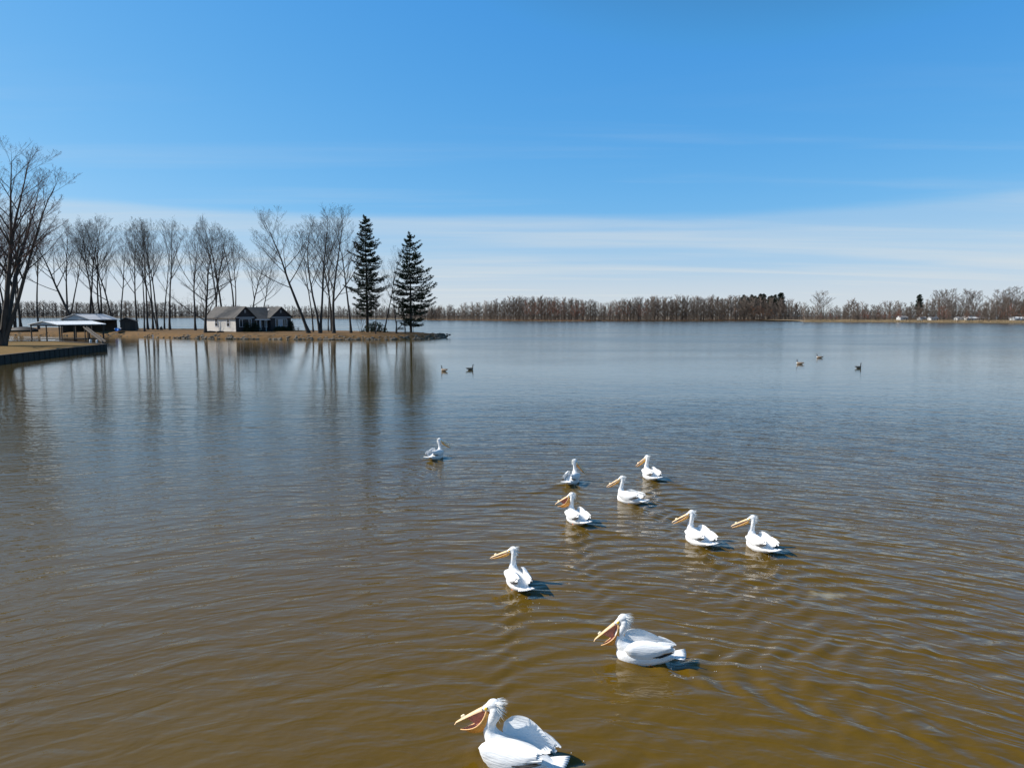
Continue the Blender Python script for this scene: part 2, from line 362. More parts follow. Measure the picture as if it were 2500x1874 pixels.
mpn = nd(t, 'ShaderNodeMapping'); mpn.inputs['Rotation'].default_value = (0, 0, .55); mpn.inputs['Scale'].default_value = (2.2, 4.6, 1); t.links.new(vs.outputs[0], mpn.inputs[0])
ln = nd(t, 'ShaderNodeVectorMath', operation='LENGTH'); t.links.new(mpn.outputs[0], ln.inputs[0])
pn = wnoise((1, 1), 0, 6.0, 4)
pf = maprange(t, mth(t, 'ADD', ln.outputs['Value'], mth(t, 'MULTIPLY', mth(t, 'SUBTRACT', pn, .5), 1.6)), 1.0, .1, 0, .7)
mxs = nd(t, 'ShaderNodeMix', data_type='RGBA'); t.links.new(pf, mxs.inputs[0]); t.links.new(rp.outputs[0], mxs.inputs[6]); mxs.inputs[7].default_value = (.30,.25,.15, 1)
mxd = nd(t, 'ShaderNodeMix', data_type='RGBA'); t.links.new(maprange(t, mth(t, 'ADD', sp.outputs[1], mth(t, 'MULTIPLY', patch, 8.0)), 13.0, 38.0), mxd.inputs[0])   # base colour turns darker and less brown with distance
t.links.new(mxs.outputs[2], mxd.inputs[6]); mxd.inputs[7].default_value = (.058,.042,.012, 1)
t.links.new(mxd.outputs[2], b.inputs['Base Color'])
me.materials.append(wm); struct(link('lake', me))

# ------------------------------------------------------------------ land
def land(name, outline, prof, mat, seed=1, jitter=.25, step=1.5):
    """outline: counter-clockwise list of (x, y); prof: list of (inset, z) from the water up"""
    rg = random.Random(seed); pts = []
    n = len(outline)
    for i in range(n):
        a = Vector(outline[i]); c = Vector(outline[(i+1) % n]); k = max(1, int((c-a).length/step))
        for j in range(k):
            p = a.lerp(c, j/k); pts.append(p + Vector((rg.uniform(-1,1), rg.uniform(-1,1)))*(jitter if j else 0))
    m = len(pts); nor = []
    for i in range(m):
        d = (pts[(i+2) % m]-pts[i-2]).normalized(); nor.append(Vector((-d.y, d.x)))
    mb = MB()
    for (ins, z) in prof:
        for i in range(m):
            q = pts[i]+nor[i]*(ins+(rg.uniform(-.12,.12)*min(ins,1) if ins else 0)); mb.v.append((q.x, q.y, z+(rg.uniform(-.05,.05) if z > .2 and jitter else 0)))
    for r in range(len(prof)-1):
        for i in range(m):
            j = (i+1) % m; mb.face((r*m+i, r*m+j, (r+1)*m+j, (r+1)*m+i))
    top = list(range((len(prof)-1)*m, len(prof)*m)); mb.face(top)
    me = mb.mesh(name, mat, True); bm = bmesh.new(); bm.from_mesh(me)
    bmesh.ops.triangulate(bm, faces=[f for f in bm.faces if len(f.verts) > 4]); bm.to_mesh(me); bm.free()
    return struct(link(name, me)), pts
GZ = 1.05
front = [(1087,825),(1040,828),(960,829),(900,829),(800,829),(700,828.5),(600,828),(500,827),(430,825.5),(380,823.5),(330,822),(300,821),(200,820),(100,818.5),(20,817)]
pen = [tuple(px(x, y, 0).xy) for x, y in front]
tipx, tipy = pen[0]
outline = [(-240,150)] + [(-150,168)] + pen[::-1] + [(tipx-1.5, tipy+3), (-19,156),(-28,163),(-42,171),(-60,180),(-85,192),(-120,208),(-240,235)]
peninsula, _ = land('peninsula_ground', outline, [(-.3,-.5),(0,0),(.45,.42),(1.1,.78),(3.2,GZ-.05),(5.0,GZ)], M['litter'], 3, .3, 1.6)
# lawn held by a low seawall
a0 = px(0, 869, .75); a1 = px(258, 841, .75); dirn = (a0-a1).normalized()
near = a1 + dirn*85
b1 = px(130, 833.5, .75); b2 = px(-60, 834.5, .75)
lawn_poly = [(near.x, near.y), (a1.x, a1.y), (b1.x, b1.y), (b2.x, b2.y), (-190, 108), (-190, near.y)]
mb = MB(); mb.prism([(x, y, .75) for x, y in lawn_poly], (0, 0, -1.1)); lawn = struct(mb.obj('lawn', M['lawn']))
seawall = thing('seawall', 'low dark timber seawall edging the tan lawn at the left', 'wall', (a1.x, a1.y, 0))
def wall_run(p, q, name, proud=.18, top=.80):
    d = (q-p); ln_ = d.length; d.normalize(); nrm = Vector((d.y, -d.x, 0)); mb = MB(); k = int(ln_/.6)
    for i in range(k):
        s0 = p + d*(i*ln_/k); s1 = p + d*((i+1)*ln_/k-.02); o = nrm*(proud+(.05 if i % 2 else 0)); o2 = -nrm*.06
        mb.prism([s0+o2, s1+o2, s1+o, s0+o], (0, 0, 0)) if False else None
        poly = [Vector((s0.x, s0.y, top))+o2, Vector((s1.x, s1.y, top))+o2, Vector((s1.x, s1.y, top))+o, Vector((s0.x, s0.y, top))+o]
        poly = [v - Vector((a1.x, a1.y, 0)) for v in poly]
        mb.prism(poly, (0, 0, -1.3))
    o = mb.obj(name, M['wall_dark'], seawall); o['kind'] = 'stuff'
    cap = MB(); off = Vector((a1.x, a1.y, 0))
    pz = Vector((p.x, p.y, top+.003)); qz = Vector((q.x, q.y, top+.003))
    cap.prism([pz-nrm*.1-off, qz-nrm*.1-off, qz+nrm*(proud+.09)-off, pz+nrm*(proud+.09)-off], (0, 0, .06)); cap.obj('cap_rail', M['dark_wood'], seawall)
A0 = Vector((near.x, near.y, 0)); A1 = Vector((a1.x, a1.y, 0)); B1 = Vector((b1.x, b1.y, 0)); B2 = Vector((b2.x, b2.y, 0))
wall_run(A1, A0, 'sheet_piling', -.0+.18) if False else None
def wall_side(p, q, name):      # outward is to the right of p->q on this polygon
    wall_run(p, q, name)
wall_side(A0, A1, 'sheet_piling'); wall_side(A1, B1, 'sheet_piling'); wall_side(B1, B2, 'sheet_piling')

# far shore
shore_px = [(-700,775.5),(0,775.5),(500,775.8),(800,777.5),(1000,780),(1100,781.7),(1400,783.6),(1700,783.2),(1935,782.2),(1990,782.4),(1955,785.2),(2100,786),(2300,787.2),(2500,788.6),(2900,791),(3600,796)]
far = [px(x, y, 0) for x, y in shore_px]
fl = [(p.x, p.y) for p in far]
outline = fl + [(2600, 700), (2600, 2600), (-2400, 2600), (-2400, 1150)]
mb = MB()
for (ins, z) in ((0,-.2),(1.0,.35),(14,.6),(60,.7)):
    for (x, y) in fl: mb.v.append((x, y+ins, z))
n_ = len(fl)
for r in range(3):
    for i in range(n_-1): mb.face((r*n_+i, r*n_+i+1, (r+1)*n_+i+1, (r+1)*n_+i))
b0 = len(mb.v)
for (x, y) in fl: mb.v.append((x*2.2, 2600, .8))
for i in range(n_-1): mb.face((3*n_+i, 3*n_+i+1, b0+i+1, b0+i))
struct(mb.obj('far_shore_ground', M['shore_soil'], None, True))
lb = MB(); lb.v = [(-6000,-600,-3),(6000,-600,-3),(6000,6000,-3),(-6000,6000,-3)]; lb.face((0,1,2,3)); struct(lb.obj('lake_bed', M['shore_soil']))

def seg_at(x):
    """far-shore waterline depth in photo column x"""
    best = None
    for (x0, y0), (x1, y1) in zip(shore_px[:-1], shore_px[1:]):
        if x0 <= x <= x1 and x1 > x0:
            yy = y0+(y1-y0)*(x-x0)/(x1-x0); best = yy if best is None else max(best, yy)
    return px(x, best or 785, 0).y

# ------------------------------------------------------------------ trees
class Tree:
    def __init__(s, seed, H, stems, counts=(13,8,6,4), ratio=(.42,.45,.5,.5), ang=(42,42,45,45), trop=(.02,.10,.10,.06,.0), t0=.34, r0=.28, tip=.011, wob=.06, sides=(7,5,3,3,3), shape=.75, minr=.0065):
        s.rg = random.Random(seed); s.t = MB(); s.c = MB()
        s.H, s.counts, s.ratio, s.ang, s.trop, s.t0, s.tip, s.wob, s.sides, s.shape, s.minr = H, counts, ratio, ang, trop, t0, tip, wob, sides, shape, minr
        for (dx, dy, lf, rf, bend, t0_) in stems:
            d = Vector((dx, dy, 1)).normalized(); s.grow(Vector((dx*.12, dy*.12, -.3)), d, H*lf, r0*rf, 0, bend, t0_)
    def spike(s, mb, p, q, r):
        d = q-p; a = d.orthogonal().normalized()*r; c = a.cross(d).normalized()*r; b = len(mb.v)
        mb.v += [tuple(p+a), tuple(p-a*.5+c*.87), tuple(p-a*.5-c*.87), tuple(q)]
        mb.face((b, b+1, b+3)); mb.face((b+1, b+2, b+3)); mb.face((b+2, b, b+3))
    def grow(s, p, d, ln_, r, lev, bend=0.0, t0=None):
        rg = s.rg; mx = len(s.counts); nseg = (11, 6, 4, 2, 1)[lev] if mx == 4 else (8, 5, 3, 1)[lev]
        mb = s.t if lev <= 1 else s.c
        if lev == mx:
            q = p+(d+Vector((rg.uniform(-.2,.2), rg.uniform(-.2,.2), rg.uniform(-.1,.25)))).normalized()*ln_
            s.spike(mb, p, q, max(r, s.minr)); return
        pts = [p]; rads = [r*(1.55 if lev == 0 else 1.0)]; st = ln_/nseg; dd = d.copy()
        hor = Vector((d.x, d.y, 0)); hor = hor.normalized() if hor.length > .05 else Vector((1, 0, 0))
        for i in range(nseg):
            w = s.wob*(1+.6*lev)
            dd = (dd + Vector((rg.uniform(-w,w), rg.uniform(-w,w), rg.uniform(-w,w)*.5)) + Vector((0,0,1))*s.trop[lev] + hor*(bend*(i/nseg))).normalized()
            pts.append(pts[-1]+dd*st)
            f = (i+1)/nseg; rr = r*((1-f)**.8*.92+.08) if lev else r*(1-f*.9)
            rads.append(max(rr, s.minr))
        mb.tube(pts, rads, s.sides[lev], 0, False)
        n = s.counts[lev]; az = rg.uniform(0, 6.28); tt0 = t0 if t0 is not None else (s.t0 if lev == 0 else .22)
        for i in range(n):
            tt = tt0+(1.0-tt0)*((i+rg.random())/n); tt = min(tt, .985)
            k = tt*nseg; i0 = min(int(k), nseg-1); fr = k-i0; pos = pts[i0].lerp(pts[i0+1], fr); ax = (pts[i0+1]-pts[i0]).normalized()
            rr = rads[i0]*(1-fr)+rads[i0+1]*fr
            az += 2.399+rg.uniform(-.5,.5); o = ax.orthogonal().normalized(); o = Quaternion(ax, az) @ o
            if lev >= 1 and o.z < -.35: o.z *= -.4; o.normalize()
            an = math.radians(s.ang[lev]*rg.uniform(.7, 1.3))
            nd_ = (ax*math.cos(an)+o*math.sin(an)).normalized()
            cl = ln_*s.ratio[lev]*(1.12-s.shape*((tt-tt0)/(1-tt0)))*rg.uniform(.7, 1.2)
            s.grow(pos, nd_, cl, max(rr*rg.uniform(.42,.62), s.minr), lev+1)
        if lev <= 2:      # leader ends in a fan of shoots
            for _ in range(3):
                nd_ = (dd+Vector((rg.uniform(-.5,.5), rg.uniform(-.5,.5), rg.uniform(-.1,.4)))).normalized()
                s.grow(pts[-1], nd_, ln_*.10*rg.uniform(.8,1.4), max(rads[-1]*.7, s.minr), min(lev+2, mx))
PROTO = {}
def proto(key, tree, bark='bark', twig='twig'):
    PROTO[key] = (tree.t.mesh(key+'_trunk', M[bark], True), tree.c.mesh(key+'_crown', M[twig]))
proto('tall1', Tree(11, 24, [(.03,.02,.97,1,0,.36)], (16,9,7,4), ang=(34,40,45,45)))
proto('tall2', Tree(12, 24, [(-.04,.03,.97,1,0,.42)], (16,9,7,4), ang=(38,40,45,45), ratio=(.36,.45,.5,.5)))
proto('tall3', Tree(13, 24, [(.05,-.02,.96,.9,.02,.5)], (15,9,7,4), ang=(30,40,42,45), ratio=(.38,.45,.5,.5)))
proto('fork1', Tree(21, 24, [(.10,.03,.97,.85,0,.36),(-.14,.0,.90,.8,-.02,.38)], (12,9,6,4), ang=(36,42,45,45)))
proto('fork2', Tree(22, 24, [(-.06,.08,.97,.9,0,.42),(.20,-.05,.88,.75,-.03,.45)], (12,9,6,4), ang=(34,42,45,45), ratio=(.4,.45,.5,.5)))
proto('lean1', Tree(31, 22, [(-.24,.03,1.0,1,.05,.42)], (16,9,7,4), ang=(44,42,45,45), trop=(.035,.12,.1,.06,0)))
proto('lean2', Tree(32, 22, [(-.16,.0,1.0,1,.08,.30)], (17,9,7,4), ang=(50,44,45,45), ratio=(.5,.45,.5,.5), trop=(.01,.10,.1,.05,0)))
proto('wide1', Tree(41, 21, [(.04,.0,.95,1.1,0,.14)], (24,9,6,4), ang=(58,44,45,45), ratio=(.46,.44,.5,.5), trop=(.01,.06,.05,.03,0)))
proto('wide2', Tree(42, 21, [(.0,.04,.95,1,0,.26),(.16,.05,.85,.7,0,.36)], (13,9,6,4), ang=(50,44,45,45), ratio=(.46,.45,.5,.5)))
proto('thin1', Tree(51, 18, [(.05,.02,.98,.55,.02,.38)], (13,8,6,4), ang=(32,40,45,45), ratio=(.32,.45,.5,.5)))
proto('small1', Tree(52, 5, [(.25,.05,.9,1.2,-.05,.35),(-.35,.0,.95,1.1,-.06,.35),(.05,-.2,.8,1,0,.4)], (8,6,4,3), ang=(40,45,45,45), ratio=(.4,.5,.5,.5), r0=.05, minr=.006))
vs_ = []
rg = random.Random(77)
for k in range(9):
    a = 2*math.pi*k/9+.3; m_ = .12+.34*((k*4) % 9)/8.0
    vs_.append((math.cos(a)*m_, math.sin(a)*m_, 1.0-.13*m_/.46*1.4, .62 if m_ < .3 else .5, .055*m_/.46, .34))
proto('maple', Tree(61, 26, vs_, (12,8,6,4), ang=(30,40,42,45), ratio=(.36,.45,.5,.5), trop=(.012,.04,.08,.05,0), r0=.52, wob=.05), 'bark_maple', 'twig_red')
def tree(x, D, key, ytop, label, rz=0.0, gz=GZ, H0=None, sxy=1.0, name='bare_tree', group=None):
    base = {'tall1':24,'tall2':24,'tall3':24,'fork1':24,'fork2':24,'lean1':22,'lean2':22,'wide1':21,'wide2':21,'thin1':18,'small1':5,'maple':26}[key]
    tm, cm = PROTO[key]
    top = max(max(v.co.z for v in cm.vertices), 1)
    H = zat(ytop, D)-gz; s = H/top
    o = thing(name, label, 'tree', pd(x, D, gz), rz, group or 'bare trees on the peninsula'); o.scale = (s*sxy, s*sxy, s)
    a = link('trunk', tm, o); c = link('crown', cm, o)
    return o
T = tree
tree(6, 91, 'maple', 352, 'huge many-stemmed bare maple on the tan lawn at the left edge', .4, .74, sxy=1.28, name='maple_tree', group='lawn tree')
T(22,182,'tall2',535,'bare tree standing directly right of the huge maple trunk',1.2); T(41,187,'fork1',545,'forked bare tree behind the low dark covered boat',.4)
T(55,174,'tall1',528,'thick-trunked bare tree behind the low dark covered boat',2.2,sxy=1.15); T(98,180,'tall3',540,'bare tree left of the front boathouse gable',3.0)
T(168,188,'fork2',530,'bare tree directly behind the left side of the back boathouse roof',.9)
T(193,168,'lean1',545,'strongly leaning bare tree bending left over the boathouses',.25,sxy=1.25)
T(222,186,'tall2',524,'bare tree rising behind the peak of the back boathouse roof',4.1); T(235,191,'tall3',530,'slim bare tree just right of the back boathouse roof peak',5.0)
T(251,189,'fork1',520,'forked bare tree behind the right part of the back boathouse roof',2.7)
T(282,184,'lean2',532,'leaning bare tree at the right end of the back boathouse roof',.1,sxy=.8)
T(299,188,'thin1',540,'slender bare tree behind the dark shed',1.1)
T(338,177,'tall1',536,'bare tree just right of the dark shed',3.3,sxy=.85); T(355,158,'tall3',548,'dark straight bare tree nearest the water right of the dark shed',.7,sxy=.8)
T(364,178,'thin1',530,'slim bare tree, first of the tight row right of the dark shed',2.1,sxy=1.2); T(376,176,'tall2',532,'bare tree in the middle of the tight row between shed and house',5.5,sxy=.85)
T(387,174,'fork2',540,'forked bare tree leaning left in the tight row between shed and house',3.4,sxy=.9)
T(404,183,'thin1',556,'thin bare tree in the gap of the tight row left of the open water view',.2)
T(417,172,'tall3',528,'last bare tree of the tight row, beside the open gap of bright water',1.9)
T(479,166,'tall1',542,'straight dark bare tree left of the white house wall',4.4,sxy=.95)
T(503,147,'wide1',560,'low-branched wide bare tree in front of the white house wall',.8)
T(530,180,'fork1',530,'stout bare tree rising behind the left roof end of the house',5.2); T(549,184,'tall2',535,'bare tree behind the middle of the left house roof',.3)
T(575,186,'fork2',545,'forked bare tree behind the left gable peak of the house',2.0); T(612,180,'lean2',580,'bare tree curving right above the middle roof of the house',3.0,sxy=.85)
T(634,186,'lean1',615,'thin bare tree leaning right behind the right part of the house roof',3.3,sxy=.8)
T(757,142,'lean1',508,'tall bare tree leaning left, first trunk right of the house',.15,sxy=1.2); T(766,152,'thin1',560,'slim bare tree close behind the tall leaning tree',3.0)
T(783,143,'fork1',502,'big forked bare tree beside the picnic table',.3,sxy=1.2); T(803,163,'thin1',600,'thin bare tree directly behind the picnic table',1.5)
T(810,158,'tall3',560,'slim bare tree right of the picnic table',4.0,sxy=.7); T(816,144,'wide2',500,'stout bare tree right of the picnic table with high spreading limbs',2.4,sxy=.95)
T(858,146,'tall2',520,'straight pale-barked bare tree left of the first tall pine',.5,sxy=.9)
T(918,139,'thin1',690,'short thin bare tree in front of the dark evergreen shrub',1.4,sxy=1.1)
T(938,151,'lean1',600,'bare tree leaning right between the two tall pines',3.3,sxy=.75)
T(969,141,'thin1',668,'short bare tree beside the wooden frame swing',4.4,sxy=1.5)
T(881,150,'small1',758,'small many-stemmed bare tree under the first tall pine',.6)

class Pine:
    def __init__(s, seed, H, R, dens=1.0, base=.13, tiers=27, right=0.0, flat=False, tuft=.30):
        rg = random.Random(seed); s.t = MB(); s.c = MB()
        tp = [Vector((0,0,-.3))]; 
        for i in range(1, 13): tp.append(Vector((rg.uniform(-.05,.05), rg.uniform(-.05,.05), H*i/12)))
        s.t.tube(tp, [H*.0145*(1-i/12.3) for i in range(13)], 8, 0, False)
        for w in range(tiers):
            f = w/(tiers-1); z = H*(base+(1-base-.015)*f**.92); z += rg.uniform(-.15,.15)
            prof = (1-f)**.52*(.62+.38*min(1, f/.2)); nb = 7 if f < .75 else 5; a0 = rg.uniform(0, 6.28)
            vig = rg.uniform(.62, 1.08); z0_ = z
            for k in range(nb):
                a = a0+2*math.pi*k/nb+rg.uniform(-.4,.4); z = z0_+rg.uniform(-.45,.45)
                ln_ = R*prof*vig*rg.uniform(.48,1.12)*(1+right*math.cos(a))+.35
                if rg.random() < .10: ln_ *= .45
                rise = .30*(f-.25)+rg.uniform(-.08,.08)
                d = Vector((math.cos(a), math.sin(a), 0)); pts = []
                for i in range(6):
                    q = i/5; pts.append(Vector((0,0,z))+d*(ln_*q)+Vector((0,0,ln_*(rise*q+.16*q*q-.10*math.sin(q*3.14)))))
                s.t.tube(pts, [.012+.010*ln_*(1-i/5) for i in range(6)], 4, 0, False)
                side = d.cross(Vector((0,0,1))); m = int((9+ln_*12)*dens)
                for j in range(m):
                    q = rg.uniform(.16 if f < .8 else .0, 1.0); kk = q*5; i0 = min(int(kk), 4); pos = pts[i0].lerp(pts[i0+1], kk-i0)
                    sp_ = ln_*.42*(1-q*.7)*rg.uniform(.05,1.0)*rg.choice((-1,1))
                    pos = pos + side*sp_ + d*abs(sp_)*.5 + Vector((0,0,rg.uniform(-.20,.16)))
                    s.tuft(rg, pos, (d+side*(.8*sp_/max(ln_*.3,.1))+Vector((0,0,.35))).normalized(), tuft*rg.uniform(.8,1.5))
        for j in range(30): s.tuft(rg, Vector((rg.uniform(-.15,.15), rg.uniform(-.15,.15), H*(1-.05*rg.random()))), Vector((rg.uniform(-.6,.6), rg.uniform(-.6,.6), 1)).normalized(), tuft)
    def tuft(s, rg, p, d, ln_):
        for k in range(6):
            v = (d+Vector((rg.uniform(-1,1), rg.uniform(-1,1), rg.uniform(-.35,.75)))*.85).normalized()*ln_*rg.uniform(.7,1.2)
            w = v.cross(Vector((rg.uniform(-1,1), rg.uniform(-1,1), rg.uniform(-1,1)))).normalized()*ln_*.14
            b = len(s.c.v); s.c.v += [tuple(p-w), tuple(p+w), tuple(p+v)]; s.c.face((b, b+1, b+2))
def pine(x, D, ytop, seed, R, label, right=0.0, gz=GZ, base=.13, rz=0.0, **kw):
    H = zat(ytop, D)-gz; P_ = Pine(seed, H, R, right=right, base=base, **kw)
    o = thing('pine_tree', label, 'tree', pd(x, D, gz), rz, 'tall pines on the point')
    P_.t.obj('trunk', M['bark'], o, True); P_.c.obj('crown', M['needles'], o); return o
pine(898, 152, 535, 5, 4.6, 'tall dark pine left of two, beside bare trees on the point', .02, base=.16, tiers=29, dens=1.25)
pine(1004, 148, 577, 8, 5.6, 'tall dark pine at the tip of the point, rightmost tree there', .22, base=.10, tiers=22, dens=1.45)

def shrub(name, x, D, w, h, label, seed, mat='needles', dens=320, gz=GZ, group=None):
    rg = random.Random(seed); f = MB(); st = MB(); o = thing(name, label, 'shrub', pd(x, D, gz), 0, group)
    for k in range(9):
        a = rg.uniform(0, 6.28); tip_ = Vector((math.cos(a)*w*.4*rg.random(), math.sin(a)*w*.4*rg.random(), h*rg.uniform(.5,.9)))
        st.tube([Vector((0,0,-.1)), tip_*.5+Vector((0,0,h*.05)), tip_], [.05,.035,.012], 5, 0, False)
    for k in range(dens):
        a = rg.uniform(0, 6.28); r = math.sqrt(rg.random())*w/2*(.8+.35*math.sin(a*3+seed)); z = h*rg.random()*(1-.75*(2*r/w)**2)
        p = Vector((math.cos(a)*r, math.sin(a)*r, z+.03)); d = Vector((math.cos(a), math.sin(a), .7)).normalized(); ln_ = rg.uniform(.2,.42)*min(1, h)
        Pine.tuft(type('q', (), {'c': f})(), rg, p, d, ln_)
    st.obj('stem', M['bark'], o); f.obj('foliage', M[mat], o); return o
shrub('evergreen_shrub', 917, 149, 5.2, 2.2, 'dark spreading evergreen shrub between the two tall pines', 3, dens=620)

# ------------------------------------------------------------------ far wooded shore
def far_tree(seed, counts=(14,7,5), ang=(46,46,48), ratio=(.42,.46,.5), minr=.062, t0=.10, stems=None):
    return Tree(seed, 18, stems or [(random.Random(seed).uniform(-.06,.06),.02,1.0,1.0,0,t0)], counts, ratio, ang, (.02,.08,.08,.04), t0, .22, wob=.07, sides=(4,3,3,3), minr=minr)
FT = {}
for i in range(5):
    tr = far_tree(100+i); FT[i] = (tr.t, tr.c)
for i in range(5, 8):      # broad field trees
    tr = far_tree(100+i, (15,8,6), (50,46,46), (.5,.48,.5), .035, .2, [(-.1,.0,.95,.9,0,.25),(.14,.04,.95,.8,0,.25)]); FT[i] = (tr.t, tr.c)
def leafy(seed):           # oaks that keep their dead brown leaves
    tr = far_tree(seed, (12,6,3), (55,45,45), (.5,.45,.5), .03, .10); rg = random.Random(seed); c = tr.c
    vs0 = c.v[3::4]
    for v in vs0[::2]:
        p = Vector(v)
        for _ in range(2):
            q = p+Vector((rg.uniform(-.5,.5), rg.uniform(-.5,.5), rg.uniform(-.4,.4))); e = Vector((rg.uniform(-1,1), rg.uniform(-1,1), rg.uniform(-1,1)))*.28; g = Vector((rg.uniform(-1,1), rg.uniform(-1,1), rg.uniform(-1,1)))*.28
            b = len(c.v); c.v += [tuple(q), tuple(q+e), tuple(q+g)]; c.face((b, b+1, b+2))
    return tr.t, c
for i in range(8, 10): FT[i] = leafy(100+i)
FTop = {k: max(v[2] for v in c.v) for k, (t_, c) in FT.items()}
FMESH = {}
def far_mesh(k, mat):
    if (k, mat) not in FMESH:
        FMESH[(k, mat)] = (FT[k][0].mesh('far_trunk', M['far_grey'], True), FT[k][1].mesh('far_crown', M[mat]))
    return FMESH[(k, mat)]
tops = [(900,752),(1060,744),(1120,742),(1180,736),(1260,722),(1330,722),(1400,727),(1450,733),(1475,741),(1500,730),(1560,724),(1650,721),(1750,720),(1850,722),(1905,727),(1940,734),(1965,742),(2040,744),(2080,728),(2110,740),(2160,736),(2250,732),(2300,728),(2400,736),(2440,722),(2520,722),(2700,720)]
def top_at(x):
    for (x0, y0), (x1, y1) in zip(tops[:-1], tops[1:]):
        if x0 <= x <= x1: return y0+(y1-y0)*(x-x0)/(x1-x0)
    return 730
frg = random.Random(9); n_far = 0
def far_label(x, mat):
    kind = {'far_grey':'grey-brown bare tree','far_pale':'pale grey bare tree','far_red':'reddish bare tree','far_rust':'rusty brown-leaved tree'}[mat]
    if x < 1300: where = 'on the far shore just right of the pine point'
    elif x < 1480: where = 'on the far shore in the woods above the close pelicans'
    elif x < 1790: where = 'on the far shore in the middle stretch of woods'
    elif x < 1950: where = 'on the far shore below the dark evergreens'
    elif x < 2250: where = 'on the nearer right shore, left of the white cottages'
    else: where = 'on the nearer right shore among the white cottages'
    return f'{kind} {where}', f'{kind}s {where}'
def far_place(x, dep, ytop, k, mat, label=None, group=None, gz=.8, wide=1.0):
    D = dep; H = max(zat(ytop, D)-gz, 3); s = H/FTop[k]; tm, cm = far_mesh(k, mat)
    lb, gp = far_label(x, mat)
    o = thing('shore_tree', label or lb, 'tree', pd(x, D, gz), frg.uniform(0, 6.28), group or gp); o.scale = (s*wide, s*wide, s)
    link('trunk', tm, o); link('crown', cm, o)
x = 1058.0
while x < 2530:
    d0 = seg_at(x); yt = top_at(x)
    for row, (back, drop) in enumerate(((4, 11), (13, 3))):
        xx = x+frg.uniform(-6, 6); mat = 'far_grey'
        red = 1285 < x < 1425 or 1478 < x < 1575
        if row == 0:
            if red: mat = 'far_red' if frg.random() < .8 else 'far_grey'
            elif 1795 < x < 1905 and frg.random() < .8: mat = 'far_rust'
            elif 1700 < x < 1795 and frg.random() < .2: mat = 'far_rust'
            elif x > 1960: mat = frg.choice(('far_pale', 'far_grey', 'far_red'))
            else: mat = frg.choice(('far_grey', 'far_grey', 'far_pale'))
        else: mat = 'far_pale' if frg.random() < .45 else 'far_grey'
        k = frg.randrange(8, 10) if mat == 'far_rust' else frg.randrange(0, 5)
        dr = drop+frg.uniform(-3, 7) + (16 if mat == 'far_rust' else 0) + (8 if mat == 'far_red' and row == 0 and not red else 0)
        far_place(xx, d0+back+frg.uniform(-2, 4), yt+dr, k, mat, wide=1.2 if mat == 'far_rust' else 1.05); n_far += 1
    x += 11.2 if x < 1950 else 10.4
big = [(2006,495,708,6,'lone broad bare tree towering at the left end of the nearer right shore'),(2292,462,706,5,'broad bare tree, left of the tall pair above the white cottages'),(2313,468,704,7,'second broad bare tree of the tall group above the white cottages'),
       (2345,462,704,6,'third broad bare tree of the tall group above the white cottages'),(2368,466,708,5,'rightmost broad bare tree of the tall group above the white cottages'),(2432,440,706,7,'tall broad bare tree near the right edge of the far shore'),(2465,436,698,5,'tallest broad bare tree at the right end of the far shore'),(2494,432,712,6,'broad bare tree cut by the right picture edge')]
for (x, D, yt, k, lab) in big: far_place(x, D, yt, k, 'far_pale', lab, 'tall broad trees on the right shore', wide=1.1)
# far evergreens
EV = Pine(71, 18, 2.6, .7, .25, 20, tuft=.6); evt = EV.t.mesh('ev_trunk', M['bark']); evc = EV.c.mesh('ev_crown', M['far_needles'])
for i in range(13):
    x = 1803+i*8.6+frg.uniform(-3, 3); D = seg_at(x)+34+frg.uniform(0, 26); H = zat(715+frg.choice((0, 3, 7, 11))+frg.uniform(-2, 3), D)-1
    o = thing('evergreen_tree', 'dark evergreen in the row of evergreens rising over the far woods', 'tree', pd(x, D, 1.0), frg.uniform(0, 6), 'evergreens over the far woods'); o.scale = (H/18*1.15, H/18*1.15, H/18)
    link('trunk', evt, o); link('crown', evc, o)
o = thing('evergreen_tree', 'single dark evergreen above the trees left of the white cottages', 'tree', pd(2238, 470, 1.0), 2, 'lone evergreen'); Hh = zat(720, 470)-1; o.scale = (Hh/18*1.2, Hh/18*1.2, Hh/18)
link('trunk', evt, o); link('crown', evc, o)
# the mass of the wood behind: one joined body of trees
def joined(name, places, mats):
    vs, fs, off, mi = [], [], 0, []
    cache = {}
    for (x, y, z, k, s, a, m_) in places:
        for part in (0, 1):
            if (k, part) not in cache:
                mb = FT[k][part]; tri = []
                for f in mb.f:
                    for q in range(1, len(f)-1): tri.append((f[0], f[q], f[q+1]))
                cache[(k, part)] = (np.array(mb.v), np.array(tri))
            v, f = cache[(k, part)]; c_, s_ = math.cos(a), math.sin(a)
            vv = np.stack([(v[:,0]*c_-v[:,1]*s_)*s+x, (v[:,0]*s_+v[:,1]*c_)*s+y, v[:,2]*s+z], -1)
            vs.append(vv); fs.append(f+off); off += len(v); mi.append(np.full(len(f), m_))
    vs = np.concatenate(vs); fs = np.concatenate(fs); mi = np.concatenate(mi)
    me = bpy.data.meshes.new(name); me.vertices.add(len(vs)); me.vertices.foreach_set('co', vs.astype(np.float32).ravel())
    me.loops.add(fs.size); me.loops.foreach_set('vertex_index', fs.astype(np.int32).ravel())
    me.polygons.add(len(fs)); me.polygons.foreach_set('loop_start', (np.arange(len(fs))*3).astype(np.int32)); me.polygons.foreach_set('loop_total', np.full(len(fs), 3, np.int32))
    for m_ in mats: me.materials.append(m_)
    me.polygons.foreach_set('material_index', mi.astype(np.int32)); me.update(calc_edges=True); return link(name, me)
